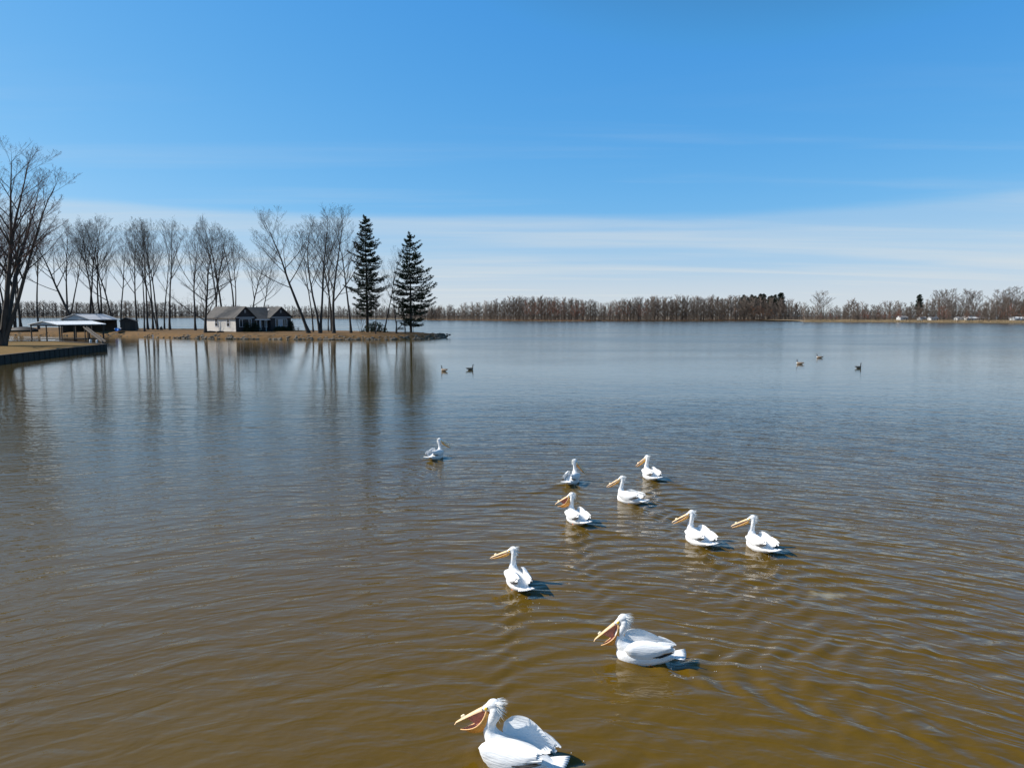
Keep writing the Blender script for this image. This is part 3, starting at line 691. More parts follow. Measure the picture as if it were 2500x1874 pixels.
# a thriftier tree for the mass
class SpikeTree:
    def __init__(s, seed, n=26):
        rg = random.Random(seed); s.t = MB(); s.c = MB(); H = 18.0
        Tree.spike(s, s.t, Vector((0,0,-.3)), Vector((rg.uniform(-.5,.5), rg.uniform(-.5,.5), H*.95)), .26)
        for k in range(n):
            f = .04+.88*(k+rg.random())/n; a = rg.uniform(0, 6.28); up = .45+.9*f; ln_ = H*(.30-.16*f)*rg.uniform(.8, 1.25)
            p = Vector((0,0,H*f*.85)); d = Vector((math.cos(a), math.sin(a), up)).normalized(); q = p+d*ln_
            Tree.spike(s, s.c, p, q, .16)
            for m_ in range(4):
                g = rg.uniform(.25, .95); b_ = p.lerp(q, g); e = (d+Vector((rg.uniform(-1,1), rg.uniform(-1,1), rg.uniform(-.3,.9)))*.9).normalized(); Tree.spike(s, s.c, b_, b_+e*ln_*rg.uniform(.25,.5), .115)
for i in range(3):
    tr = SpikeTree(200+i); FT[20+i] = (tr.t, tr.c); FTop[20+i] = max(v[2] for v in tr.c.v)
pl = []
x = 1050.0
while x < 2560:
    d0 = seg_at(x)
    for back, drop in ((24, 1), (36, 1), (50, 2), (66, 3)):
        if x > 1950 and back > 40: continue
        xx = x+frg.uniform(-6, 6); D = d0+back; k = 20+frg.randrange(3); H = zat(top_at(xx)+drop+frg.uniform(-5, 13), D)-1; p = pd(xx, D, 1.0)
        pl.append((p.x, p.y, p.z, k, max(H, 4)/FTop[k], frg.uniform(0, 6.28), frg.choice((0, 0, 1))))
    for q in range(7):          # thicket under the trees
        xx = x+frg.uniform(-6, 6); D = d0+frg.uniform(5, 45); k = 20+frg.randrange(3); p = pd(xx, D, .5)
        pl.append((p.x, p.y, p.z, k, frg.uniform(3, 8)/FTop[k], frg.uniform(0, 6.28), frg.choice((0, 1))))
    x += 11
wood = joined('far_woodland', pl, [M['far_grey'], M['far_pale']]); struct(wood, 'stuff'); tag(wood, 'grey-brown mass of bare woods behind the first trees of the far shore', 'woodland')
pl = []; x = -420.0
while x < 1075:
    d0 = seg_at(x)
    yt = 733 if x < 420 else (738 if x < 500 else 744)
    for back, drop in ((6, 6), (22, 2), (42, 0)):
        xx = x+frg.uniform(-5, 5); D = d0+back; k = 20+frg.randrange(3); H = zat(yt+drop+frg.uniform(-3, 7), D)-1; p = pd(xx, D, 1.0)
        pl.append((p.x, p.y, p.z, k, H/FTop[k], frg.uniform(0, 6.28), frg.choice((0, 0, 0, 1))))
    for q in range(4):
        xx = x+frg.uniform(-5, 5); D = d0+frg.uniform(4, 20); k = 20+frg.randrange(3); p = pd(xx, D, .5)
        pl.append((p.x, p.y, p.z, k, frg.uniform(7, 12)/FTop[k], frg.uniform(0, 6.28), 0))
    x += 8.5 if x > -60 else 12.0
wood2 = joined('far_woodland', pl, [M['far_shaded'], M['far_grey']]); struct(wood2, 'stuff'); tag(wood2, 'distant shade-darkened woods across the lake behind the peninsula trees', 'woodland')
# dry reeds along the nearer right shore and brush along the woods' foot
def reeds(name, x0, x1, n, h, spread, mat, label, seed):
    rg = random.Random(seed); mb = MB()
    for i in range(n):
        x = rg.uniform(x0, x1); d0 = seg_at(x); D = d0+rg.uniform(.3, spread); p = pd(x, D, .15+.03*(D-d0)); hh = h*rg.uniform(.5, 1.15); w = .12
        b = len(mb.v); a = rg.uniform(0, 3.14); u = Vector((math.cos(a), math.sin(a), 0))*w
        mb.v += [tuple(p-u), tuple(p+u), tuple(p+Vector((rg.uniform(-.3,.3), rg.uniform(-.3,.3), hh)))]; mb.face((b, b+1, b+2))
    o = struct(mb.obj(name, M[mat]), 'stuff'); tag(o, label, 'reeds'); return o
reeds('dry_reeds', 1962, 2560, 9000, 1.5, 7, 'reed', 'dry tan reeds along the nearer right shore', 1)
reeds('shore_brush', 1040, 1950, 5000, 1.0, 3, 'far_rust', 'low rusty brush at the foot of the far woods', 2)

# white cottages on the right shore
def cottage(x0, x1, y0, y1, D, label, roof='grey_roof', wall='white_paint'):
    w = (x1-x0)/F_PX*D; h = max((y1-y0)/F_PX*D, 2.2); o = thing('cottage', label, 'house', pd((x0+x1)/2, D, .8), 0, 'white cottages on the right shore')
    dp = 5.0; mb = MB(); e = h*.72; mb.box(-w/2, w/2, -dp/2, dp/2, 0, e)
    for s_ in (-1, 1): mb.prism([(s_*w/2-s_*.1, -dp/2, e-.02), (s_*w/2-s_*.1, dp/2, e-.02), (s_*w/2-s_*.1, 0, h*1.18)], (s_*.1-.0, 0, 0))
    mb.obj('wall', M[wall], o); r = MB()
    for s_ in (-1, 1): r.prism([(-w/2-.3, s_*(dp/2+.3), e-.1), (w/2+.3, s_*(dp/2+.3), e-.1), (w/2+.3, 0, h*1.2), (-w/2-.3, 0, h*1.2)], (0, 0, .14))
    r.obj('roof', M[roof], o)
    n = max(1, int(w/3)); 
    for i in range(n):
        cx0 = -w/2+(i+.5)*w/n; b_ = MB(); b_.box(cx0-.45, cx0+.45, -dp/2-.05, -dp/2+.02, e*.4, e*.8); wn = b_.obj('window', M['trim'], o)
        g = MB(); g.box(cx0-.36, cx0+.36, -dp/2-.07, -dp/2-.03, e*.44, e*.76); g.obj('pane', M['glass'], wn)
    d = MB(); d.box(w/2-1.1, w/2-.3, -dp/2-.06, -dp/2+.02, .05, min(e*.9, 2)); d.obj('door', M['grey_wood'], o)
cottage(2189,2207,769,779,452,'small white gabled cottage, leftmost on the right shore')
cottage(2240,2254,772,779,446,'tiny white cottage between the leftmost and the bright one on the right shore')
cottage(2263,2281,772,779.5,441,'bright white low cottage in the middle of the right shore')
cottage(2328,2346,771,779,437,'white cottage left of the long one on the right shore')
cottage(2350,2392,769,778.5,434,'long white house with pale roof under the tall broad trees','metal_roof')
cottage(2466,2492,771,779,415,'white cottage near the right picture edge','metal_roof')

# ------------------------------------------------------------------ shore rocks
def rock_mesh(seed):
    rg = random.Random(seed); bm = bmesh.new(); bmesh.ops.create_icosphere(bm, subdivisions=1, radius=.5)
    for v in bm.verts: v.co *= rg.uniform(.72, 1.2); v.co.z *= .72
    vs = [tuple(v.co) for v in bm.verts]; fs = [tuple(v.index for v in f.verts) for f in bm.faces]; bm.free(); return vs, fs
RK = [rock_mesh(i) for i in range(6)]
def riprap(name, pts, per, label, seed, smin=.3, smax=.85):
    rg = random.Random(seed); mb = MB()
    for a, c in zip(pts[:-1], pts[1:]):
        a = Vector(a); c = Vector(c); ln_ = (c-a).length; nn = (c-a).normalized(); nn = Vector((-nn.y, nn.x))
        if nn.y < 0: nn = -nn
        for i in range(int(ln_*per)):
            p = a.lerp(c, rg.random()); off = rg.uniform(-.25, 1.2); p = p+nn*off; s_ = rg.uniform(smin, smax)*(1.05-.3*max(off, 0)); z = max(off, 0)*.62+.02
            vs, fs = RK[rg.randrange(6)]; an = rg.uniform(0, 6.28); cs, sn = math.cos(an), math.sin(an); sx_, sy_ = rg.uniform(.8,1.4), rg.uniform(.8,1.1); b = len(mb.v)
            for v in vs: mb.v.append((p.x+(v[0]*sx_*cs-v[1]*sy_*sn)*s_, p.y+(v[0]*sx_*sn+v[1]*sy_*cs)*s_, z+v[2]*s_))
            for f in fs: mb.face([b+i_ for i_ in f])
    o = struct(mb.obj(name, M['rock']), 'stuff'); tag(o, label, 'rocks')
riprap('shore_rocks', pen[:9], 6.5, 'grey rocks piled along the water edge below house and pines', 4)
riprap('shore_rocks', pen[8:], 2.2, 'scattered low stones along the bank from shed to boathouses', 5, .25, .6)
riprap('shore_rocks', [(tipx, tipy), (tipx-1.5, tipy+3), (-19,156), (-28,163)], 5, 'rocks wrapping around the far side of the point', 6)

# ------------------------------------------------------------------ house
HC = pd(578, 152, GZ-.02)
house = thing('lake_house', 'dark single-storey house with two front gables and one white side wall on the peninsula', 'house', HC, math.atan2(.8, .6))
WH = 3.25; PK = 5.45; LW = 11.6; W1 = 4.7; W2a, W2b = 8.7, 14.1; DEP2 = 9.0; REC = 1.2
def hb(name, m, *boxes, parent=house):
    mb = MB()
    for bx in boxes: mb.box(*bx)
    return mb.obj(name, M[m], parent)
mb = MB(); mb.box(.02, W1, .02, LW, 0, WH); mb.prism([(0.02,.02,WH-.02),(W1,.02,WH-.02),(W1/2,.02,PK-.06)], (0,.2,0)); mb.prism([(0.02,LW-.2,WH-.02),(W1,LW-.2,WH-.02),(W1/2,LW-.2,PK-.06)], (0,.2,0)); w_ = mb.obj('wall', M['siding_dark_shaded'], house); w_['label'] = 'dark grey left gable wing'
mb = MB(); mb.box(W2a, W2b, .02, DEP2, 0, WH); mb.prism([(W2a,.02,WH-.02),(W2b,.02,WH-.02),((W2a+W2b)/2,.02,PK-.06)], (0,.2,0)); mb.prism([(W2a,DEP2-.2,WH-.02),(W2b,DEP2-.2,WH-.02),((W2a+W2b)/2,DEP2-.2,PK-.06)], (0,.2,0)); w_ = mb.obj('wall', M['siding_dark_shaded'], house); w_['label'] = 'dark grey right gable wing'
w_ = hb('wall', 'siding_dark_shaded', (W1-.05, W2a+.05, REC, 7.5, 0, WH-.1)); w_['label'] = 'dark recessed entrance front'
# white lapped siding, one mesh of boards (each under 3 px)
mb = MB(); nb = 17
for i in range(nb):
    z0 = .12+i*(WH-.14)/nb; z1 = z0+(WH-.14)/nb+.01
    mb.prism([(.0, .0, z0), (-.035, .0, z0), (-.012, .0, z1), (.0, .0, z1)], (0, LW, 0))
w_ = mb.obj('siding', M['siding_white'], house); w_['label'] = 'white lapped siding of the sunlit side wall'
def gable_roof(x0, x1, y0, y1, parent, ov=.34, e=.35, name='roof'):
    xm = (x0+x1)/2; sl_ = (PK-WH)/((x1-x0)/2); mb = MB()
    for s_, xe in ((-1, x0-ov), (1, x1+ov)):
        ze = WH-ov*sl_
        mb.prism([(xe, y0-e, ze), (xe, y1+e, ze), (xm, y1+e, PK), (xm, y0-e, PK)], (0, 0, .14))
    return mb.obj(name, M['shingle'], parent)
r1 = gable_roof(0, W1, 0, LW, house); r2 = gable_roof(W2a, W2b, 0, DEP2, house)
mb = MB(); yr = 4.4; zr = PK-.12; sl_ = (zr-WH)/(yr-REC)
mb.prism([(W1*.55, REC-1.0, WH-1.0*sl_+.02), (W2a+1.9, REC-1.0, WH-1.0*sl_+.02), (W2a+1.9, yr, zr), (W1*.55, yr, zr)], (0, 0, .13))
mb.prism([(W1*.55, yr, zr), (W2a+1.9, yr, zr), (W2a+1.9, 7.9, WH-.1), (W1*.55, 7.9, WH-.1)], (0, 0, .13)); mb.obj('roof', M['shingle'], house)
sk = MB(); sk.box(-.5, .5, -.35, .35, 0, .09); so_ = sk.obj('skylight', M['white_paint'], r2); ang_ = math.atan2(PK-WH, (W2b-W2a)/2)
so_.location = (W2a+1.6, 3.6, WH+1.6*math.tan(ang_)+.15); so_.rotation_euler = (0, -ang_, 0)
for (xc, nm) in ((W1/2, 'left'), ((W2a+W2b)/2, 'right')):
    hw = 2.0 if nm == 'left' else 2.4
    hb('belly_band', 'trim', (xc-hw-.25, xc+hw+.25, -.05, .015, WH-.18, WH-.03))
    v = hb('gable_vent', 'trim', (xc-.16, xc+.16, -.03, .015, WH+.95, WH+1.55))
    hb('louver', 'grey_wood', *[(xc-.12, xc+.12, -.05, -.032, WH+1.0+i*.13, WH+1.07+i*.13) for i in range(4)], parent=v)
def window(x0, x1, z0, z1, cols, y=0.0, curtain=()):
    w_ = MB(); t_ = .09
    w_.box(x0-t_, x1+t_, y-.06, y+.015, z1, z1+t_); w_.box(x0-t_, x1+t_, y-.08, y+.015, z0-t_, z0); w_.box(x0-t_, x0, y-.058, y+.015, z0, z1); w_.box(x1, x1+t_, y-.058, y+.015, z0, z1)
    o = w_.obj('window', M['trim'], house); xs = [x0]
    for c_ in cols: xs.append(x0+(x1-x0)*c_)
    xs.append(x1)
    for i, (a, c_) in enumerate(zip(xs[:-1], xs[1:])):
        g = MB(); g.box(a+.025, c_-.025, y-.03, y+.01, z0, z1); g.obj('pane', M['curtain'] if i in curtain else M['glass'], o)
    for c_ in xs[1:-1]: g = MB(); g.box(c_-.035, c_+.035, y-.052, y+.012, z0, z1); g.obj('mullion', M['trim'], o)
    return o
window(.95, 3.75, 1.15, 2.75, (.22,.80)); window(10.0, 12.9, 1.15, 2.70, (.22,.62,.82), curtain=(1,))
# recessed entrance: door with side lights and porch posts
d_ = hb('door', 'siding_dark_shaded', (6.45, 7.35, REC-.06, REC+.02, .05, 2.35)); hb('handle', 'trim', (7.2, 7.26, REC-.12, REC-.06, 1.05, 1.2), parent=d_); hb('door_pane', 'glass', (6.6, 7.2, REC-.075, REC-.062, 1.35, 2.2), parent=d_)
window(4.95, 5.85, 1.3, 2.45, (), REC); window(7.95, 8.55, 1.0, 2.45, (.5,), REC)
hb('porch_beam', 'trim', (W1+.05, W2a-.05, .05, .2, 2.55, 2.75))
for xp in (5.95, 6.2, 7.55): hb('porch_post', 'trim', (xp-.06, xp+.06, .06, .19, .02, 2.55))
hb('porch_step', 'grey_wood', (W1+.1, W2a-.1, -.3, REC-.02, -.05, .06))
def side_window(y0, y1, z0, z1):
    w_ = MB(); t_ = .13
    w_.box(-.10, .0, y0-t_, y1+t_, z1, z1+t_); w_.box(-.12, .0, y0-t_, y1+t_, z0-t_, z0); w_.box(-.098, .0, y0-t_, y0, z0, z1); w_.box(-.098, .0, y1, y1+t_, z0, z1)
    o = w_.obj('window', M['trim'], house); g = MB(); g.box(-.05, .0, y0, y1, z0, z1); g.obj('pane', M['glass'], o)
    g = MB(); g.box(-.07, -.02, y0, y1, (z0+z1)/2-.03, (z0+z1)/2+.03); g.obj('mullion', M['trim'], o)
side_window(2.3, 3.35, 1.2, 2.85); side_window(7.0, 8.1, 1.2, 2.85)
hb('foundation', 'rock', (-.04, W1+.04, -.03, LW+.03, -.3, .11), (W2a-.04, W2b+.04, -.03, DEP2+.03, -.3, .11))
hb('fascia', 'grey_wood', (-.40, -.35, -.3, LW+.3, WH-.36, WH-.18))

def plank_bench_table(name, x, D, label, rz, L_=2.2, mat='dark_wood'):
    o = thing(name, label, 'table', pd(x, D, GZ), rz, 'picnic tables'); t_ = MB()
    for i in range(4):
        b_ = MB(); b_.box(-L_/2, L_/2, -.40+i*.205, -.21+i*.205, .74, .79); b_.obj('table_board', M[mat], o)
    for s_ in (-1, 1):
        b_ = MB(); b_.box(-L_/2, L_/2, s_*.78-.15, s_*.78+.15, .43, .48); b_.obj('seat', M[mat], o)
        for q in (-1, 1):
            b_ = MB(); b_.tube([(q*L_*.32, s_*.62, -.05), (q*L_*.32, s_*.22, .74)], .055, 6); b_.obj('leg', M[mat], o)
    for q in (-1, 1):
        b_ = MB(); b_.box(q*L_*.32-.06, q*L_*.32-.02, -.92, .92, .36, .43); b_.obj('cross_beam', M[mat], o)
plank_bench_table('picnic_table', 796, 151, 'dark wooden picnic table between the bare trunks near the pines', .3)
plank_bench_table('picnic_table', 723, 166, 'picnic table standing right of the house front', .2, 1.9)
# wooden frame swing near the tip
sw = thing('frame_swing', 'dark wooden A-frame swing seat under the pine at the tip', 'swing', pd(979, 143, GZ), .25)
for s_ in (-1, 1):
    for q in (-1, 1):
        b_ = MB(); b_.tube([(s_*.95, q*1.05, -.05), (s_*.80, q*.16, 2.35)], .075, 6); b_.obj('leg', M['dark_wood'], sw)
    b_ = MB(); b_.tube([(s_*.9, -.62, 1.05), (s_*.9, .62, 1.05)], .055, 6); b_.obj('cross_bar', M['dark_wood'], sw)
for q in (-1, 1):
    b_ = MB(); b_.tube([(-.92, q*.85, .5), (.82, q*.2, 2.25)], .05, 6); b_.obj('brace', M['dark_wood'], sw)
b_ = MB(); b_.box(-1.1, 1.1, -.09, .09, 2.33, 2.5); b_.obj('top_beam', M['dark_wood'], sw)
for i in range(4): b_ = MB(); b_.box(-.6, .6, -.30+i*.14, -.19+i*.14, .62, .66); b_.obj('seat_slat', M['dark_wood'], sw)
for i in range(3): b_ = MB(); b_.box(-.6, .6, .26+i*.03, .29+i*.03, .74+i*.15, .85+i*.15); b_.obj('back_slat', M['dark_wood'], sw)
for s_ in (-1, 1): b_ = MB(); b_.tube([(s_*.58, 0, .66), (s_*.62, 0, 2.36)], .018, 5); b_.obj('chain', M['dark_wood'], sw)
pole = MB(); pole.tube([(0,0,-.2), (0,0,3.5), (0,0,7.2)], [.055,.045,.03], 7); pole.ellipsoid((0,0,7.26), (.07,.07,.07)); po = pole.obj('thin_pole', M['grey_wood']); po.location = pd(1009.5, 146, GZ); tag(po, 'thin pale upright pole beside the trunk of the pine at the tip', 'pole')
post = MB(); post.tube([(0,0,-.6), (0,0,.5), (0,0,.75)], [.07,.07,.055], 8); post.tube([(0,0,.75), (0,0,.80)], [.075,.06], 8); po = post.obj('mooring_post', M['white_paint']); po.location = px(374, 826, 0); tag(po, 'short pale post standing in the water off the bank', 'post')
shrub('foundation_shrub', 604, 152.5, 1.3, 2.1, 'dark upright shrub in front of the left gable window', 11, dens=260)
shrub('foundation_shrub', 624, 154, 2.4, 1.9, 'dark rounded shrub left of the house entrance', 12, dens=380)
shrub('foundation_shrub', 688, 160, 4.6, 1.0, 'low dark hedge under the right gable window', 13, dens=520)
shrub('conifer_shrub', 713, 163, 1.3, 2.4, 'small pointed conifer at the right corner of the house', 14, dens=260)
for i, (x, D, lab) in enumerate(((516,148.5,'dark log lying left of the white house wall'),(540,148,'shorter dark log lying before the white house wall'))):
    lg = MB(); lg.tube([(-1.0+.3*i,0,.14), (0,.05,.17), (1.0-.3*i,.02,.13)], [.17,.2,.15], 8); b_ = lg.obj('log', M['bark']); b_.location = pd(x, D, GZ); b_.rotation_euler = (0, 0, .2+i*.3); tag(b_, lab, 'log')
st_ = MB(); st_.tube([(0,0,-.1), (0,0,.5), (.03,0,.72)], [.42,.33,.30], 9); st_.tube([(.05,.0,.70), (.12,.05,1.0)], [.14,.05], 6); b_ = st_.obj('tree_stump', M['bark']); b_.location = pd(396, 172, GZ); tag(b_, 'dark broken stump between the row of trunks and the water', 'stump')

# ------------------------------------------------------------------ boathouses
def boathouse(name, label, x, D, zridge, zeave, rz, half, length, roofmat, floor, post_xs, base=-.6, infill=False):
    o = thing(name, label, 'boathouse', pd(x, D, 0), rz, 'open boathouses'); mb = MB()
    for s_ in (-1, 1): pass
    r = MB()
    for s_ in (-1, 1):
        r.prism([(-.35, s_*(half+.3), zeave), (length+.35, s_*(half+.3), zeave), (length+.35, 0, zridge), (-.35, 0, zridge)], (0, 0, .07))
    ro = r.obj('roof', M[roofmat], o); rib = MB(); n = int(length/.42)
    for i in range(n+1):
        xx = -.3+i*(length+.6)/n
        for s_ in (-1, 1): rib.prism([(xx-.03, s_*(half+.3), zeave+.072), (xx+.03, s_*(half+.3), zeave+.072), (xx+.03, 0, zridge+.072), (xx-.03, 0, zridge+.072)], (0, 0, .035))
    q = rib.obj('roof_rib', M[roofmat], ro); q['kind'] = 'stuff'
    rc = MB(); rc.box(-.36, length+.36, -.14, .14, zridge+.09, zridge+.13); rc.obj('ridge_cap', M[roofmat], ro)
    for gx0 in (0.0, length-.06):
        g = MB(); n = 22; dz = zridge-zeave
        for i in range(n):
            y0 = -half+2*half*i/n; y1 = y0+2*half/n*.62; f0 = zridge-.05-dz*max(abs(y0), abs(y1))/(half+.3); zb = zeave+.02
            if f0 > zb+.03: g.box(gx0-.03, gx0+.03, y0, y1, zb, f0)
        g.prism([(gx0, -half, zeave+.0), (gx0, half, zeave+.0), (gx0, 0, zridge-.06)], (.02, 0, 0)); g.obj('gable_panel', M['metal_panel'], o)
        b_ = MB(); b_.box(gx0-.07, gx0+.07, -half, half, zeave-.22, zeave-.01); b_.obj('tie_beam', M['dark_wood'], o)
    for s_ in (-1, 1): b_ = MB(); b_.box(0.08, length-.08, s_*half-.07, s_*half+.07, zeave-.24, zeave-.03); b_.obj('eave_beam', M['dark_wood'], o)
    for xx in post_xs:
        for s_ in (-1, 1): b_ = MB(); b_.box(xx-.085, xx+.085, s_*half-.083, s_*half+.083, base, zeave-.02); b_.obj('post', M['dark_wood'], o)
    if floor:
        for s_ in (-1, 1): b_ = MB(); b_.box(-.3, length+.2, s_*half-.65, s_*half+.65, .28, .40); b_.obj('dock', M['dark_wood'], o)
        b_ = MB(); b_.box(length-.9, length+.35, -half+.66, half-.66, .28, .395); b_.obj('dock', M['dark_wood'], o)
    return o
bB = boathouse('open_boathouse', 'front open boathouse with low white metal roof on posts over the water', 112, 125, zat(784.5,125), zat(793,124), math.radians(69.2), 3.6, 8.8, 'metal_roof', True, (.1, 2.9, 5.8, 8.7))
bA = boathouse('open_boathouse', 'back boathouse with grey metal gable roof on the bank', 190, 160, zat(767,160), zat(780.5,160), math.radians(69.7), 4.6, 6.8, 'metal_panel', False, (.15, 3.4, 6.6), base=.2)
for s_ in (1,):
    b_ = MB(); b_.box(.1, 6.7, 4.45, 4.56, GZ-.3, zat(780.5,160)-.05); b_.obj('back_wall', M['dark_wood'], bA)
b_ = MB(); b_.box(6.55, 6.66, -4.5, 4.5, GZ-.3, zat(780.5,160)-.05); b_.obj('end_wall', M['dark_wood'], bA)
# stored things in the back boathouse
bt = thing('blue_boat', 'small blue boat stored under the right end of the back boathouse', 'boat', pd(291, 158.5, GZ-.05), 1.9); hull = MB(); rows = []
for i in range(9):
    q = i/8; xx = -1.5+3.0*q; w_ = .62*math.sin(math.pi*(.18+.80*q))**.6 if q < .98 else .05; rows.append([Vector((xx, -w_, .62+.12*q)), Vector((xx, -w_*.8, .25)), Vector((xx, 0, .08+.1*q*q)), Vector((xx, w_*.8, .25)), Vector((xx, w_, .62+.12*q))])
hull.grid(rows); hull.face([0,1,2,3,4]); hull.obj('hull', M['blue_tarp'], bt, True); b_ = MB(); b_.tube([r_[0] for r_ in rows], .05, 5); b_.tube([r_[4] for r_ in rows], .05, 5); b_.obj('gunwale', M['white_paint'], bt)
b_ = MB(); b_.box(-.5, -.2, -.5, .5, .48, .53); b_.obj('seat', M['grey_wood'], bt)
shed = thing('dark_shed', 'dark brown wooden shed with pitched roof right of the back boathouse', 'shed', pd(318, 163, GZ-.05), math.radians(18)); hs_ = zat(783,163)-GZ
b_ = MB(); b_.box(-1.55, 1.55, -1.4, 1.4, 0, hs_); b_.prism([(-1.5,-1.4,hs_-.02),(1.5,-1.4,hs_-.02),(-.4,-1.4,hs_+.72)], (0,2.8,0)); b_.obj('wall', M['wall_dark'], shed)
b_ = MB(); b_.prism([(-1.75,-1.6,hs_-.05),(-.4,-1.6,hs_+.78),(-.4,1.6,hs_+.78),(-1.75,1.6,hs_-.05)], (0,0,.09)); b_.prism([(-.4,-1.6,hs_+.78),(1.75,-1.6,hs_-.05),(1.75,1.6,hs_-.05),(-.4,1.6,hs_+.78)], (0,0,.088)); b_.obj('roof', M['shingle'], shed)
dd_ = MB(); dd_.box(-.5,.45,-1.45,-1.39,.05,2.0); dd_.obj('door', M['dark_wood'], shed)
# gangway from the boathouse down to the lawn corner
gA = pd(211, 121, zat(801,121)); gB = pd(255, 99, .80)
gw = thing('gangway', 'long sloping wooden gangway from the front boathouse down to the lawn corner', 'gangway', (gB.x, gB.y, 0)); off = Vector((gB.x, gB.y, 0)); dG = (gA-gB); sd = Vector((dG.y, -dG.x, 0)).normalized()*.22
b_ = MB(); b_.prism([gB-sd-off, gA-sd-off, gA+sd-off, gB+sd-off], (0,0,.12)); b_.obj('deck', M['dark_wood'], gw)
for s_ in (-1, 1):
    b_ = MB(); b_.tube([gB+sd*s_*1.06-off+Vector((0,0,.25)), gA+sd*s_*1.06-off+Vector((0,0,.25))], .09, 6); b_.obj('side_rail', M['dark_wood'], gw)
    b_ = MB(); pz = gA-dG*.06+sd*s_*.9-off; b_.tube([(pz.x, pz.y, -.5), (pz.x, pz.y, gA.z+.5)], .08, 6); b_.obj('support_post', M['dark_wood'], gw)
# low covered boat and bollards
cb = thing('covered_boat', 'low dark covered boat lying on the bank left of the front boathouse', 'boat', pd(62, 160, GZ-.25), .15); hull = MB(); rows = []
for i in range(11):
    q = i/10; xx = -3.0+6.0*q; w_ = 1.0*math.sin(math.pi*(.14+.82*q))**.55 if q < .99 else .05
    rows.append([Vector((xx, -w_, .45)), Vector((xx, -w_*.75, .05)), Vector((xx, w_*.75, .05)), Vector((xx, w_, .45))])
hull.grid(rows); hull.face([0,1,2,3]); hull.obj('hull', M['wall_dark'], cb, True)
cv = MB(); rows2 = []
for i in range(11):
    q = i/10; r_ = rows[i]; hz = .45+.85*math.sin(math.pi*min(1, q*.9+.06))**.7; rows2.append([r_[0]+Vector((0,-.03,.02)), (r_[0]+r_[3])/2*.5+r_[0]*.5+Vector((0,0,(hz-.45)*.7)), Vector((r_[0].x, 0, hz)), (r_[0]+r_[3])/2*.5+r_[3]*.5+Vector((0,0,(hz-.45)*.7)), r_[3]+Vector((0,.03,.02))])
cv.grid(rows2); cv.obj('cover', M['goose_black'], cb, True)
for i, (x, y, lab) in enumerate(((237,837,'small white bollard on the lawn corner beside the gangway foot'),(221,836,'small white bollard on the lawn edge left of the gangway foot'))):
    p = px(x, y, .75); b_ = MB(); b_.tube([(0,0,-.1), (0,0,.36), (0,0,.46)], [.16,.16,.10], 8); b_.tube([(0,0,.2), (0,0,.26)], .175, 8); q = b_.obj('bollard', M['white_paint']); q.location = p; tag(q, lab, 'bollard', 'white bollards on the lawn edge')

# ------------------------------------------------------------------ pelicans
def catmull(P, n):
    out_ = []; k = len(P)
    for i in range(k-1):
        p0, p1, p2, p3 = (np.array(P[max(i-1,0)],float), np.array(P[i],float), np.array(P[i+1],float), np.array(P[min(i+2,k-1)],float))
        for j in range(n):
            t_ = j/n; out_.append(.5*((2*p1)+(-p0+p2)*t_+(2*p0-5*p1+4*p2-p3)*t_*t_+(-p0+3*p1-3*p2+p3)*t_**3))
    out_.append(np.array(P[-1], float)); return out_
def remeshed(name, mb, voxel, smooth, mat):
    me = mb.mesh(name, mat, True); o = bpy.data.objects.new('tmp', me); C.objects.link(o)
    r = o.modifiers.new('r', 'REMESH'); r.mode = 'VOXEL'; r.voxel_size = voxel; r.use_smooth_shade = True
    s_ = o.modifiers.new('s', 'SMOOTH'); s_.iterations = smooth; s_.factor = .5
    dg = bpy.context.evaluated_depsgraph_get(); dg.update(); res = bpy.data.meshes.new_from_object(o.evaluated_get(dg)); res.name = name
    bpy.data.objects.remove(o); bpy.data.meshes.remove(me)
    if not res.materials: res.materials.append(mat)
    else: res.materials[0] = mat
    res.polygons.foreach_set('use_smooth', [True]*len(res.polygons)); return res
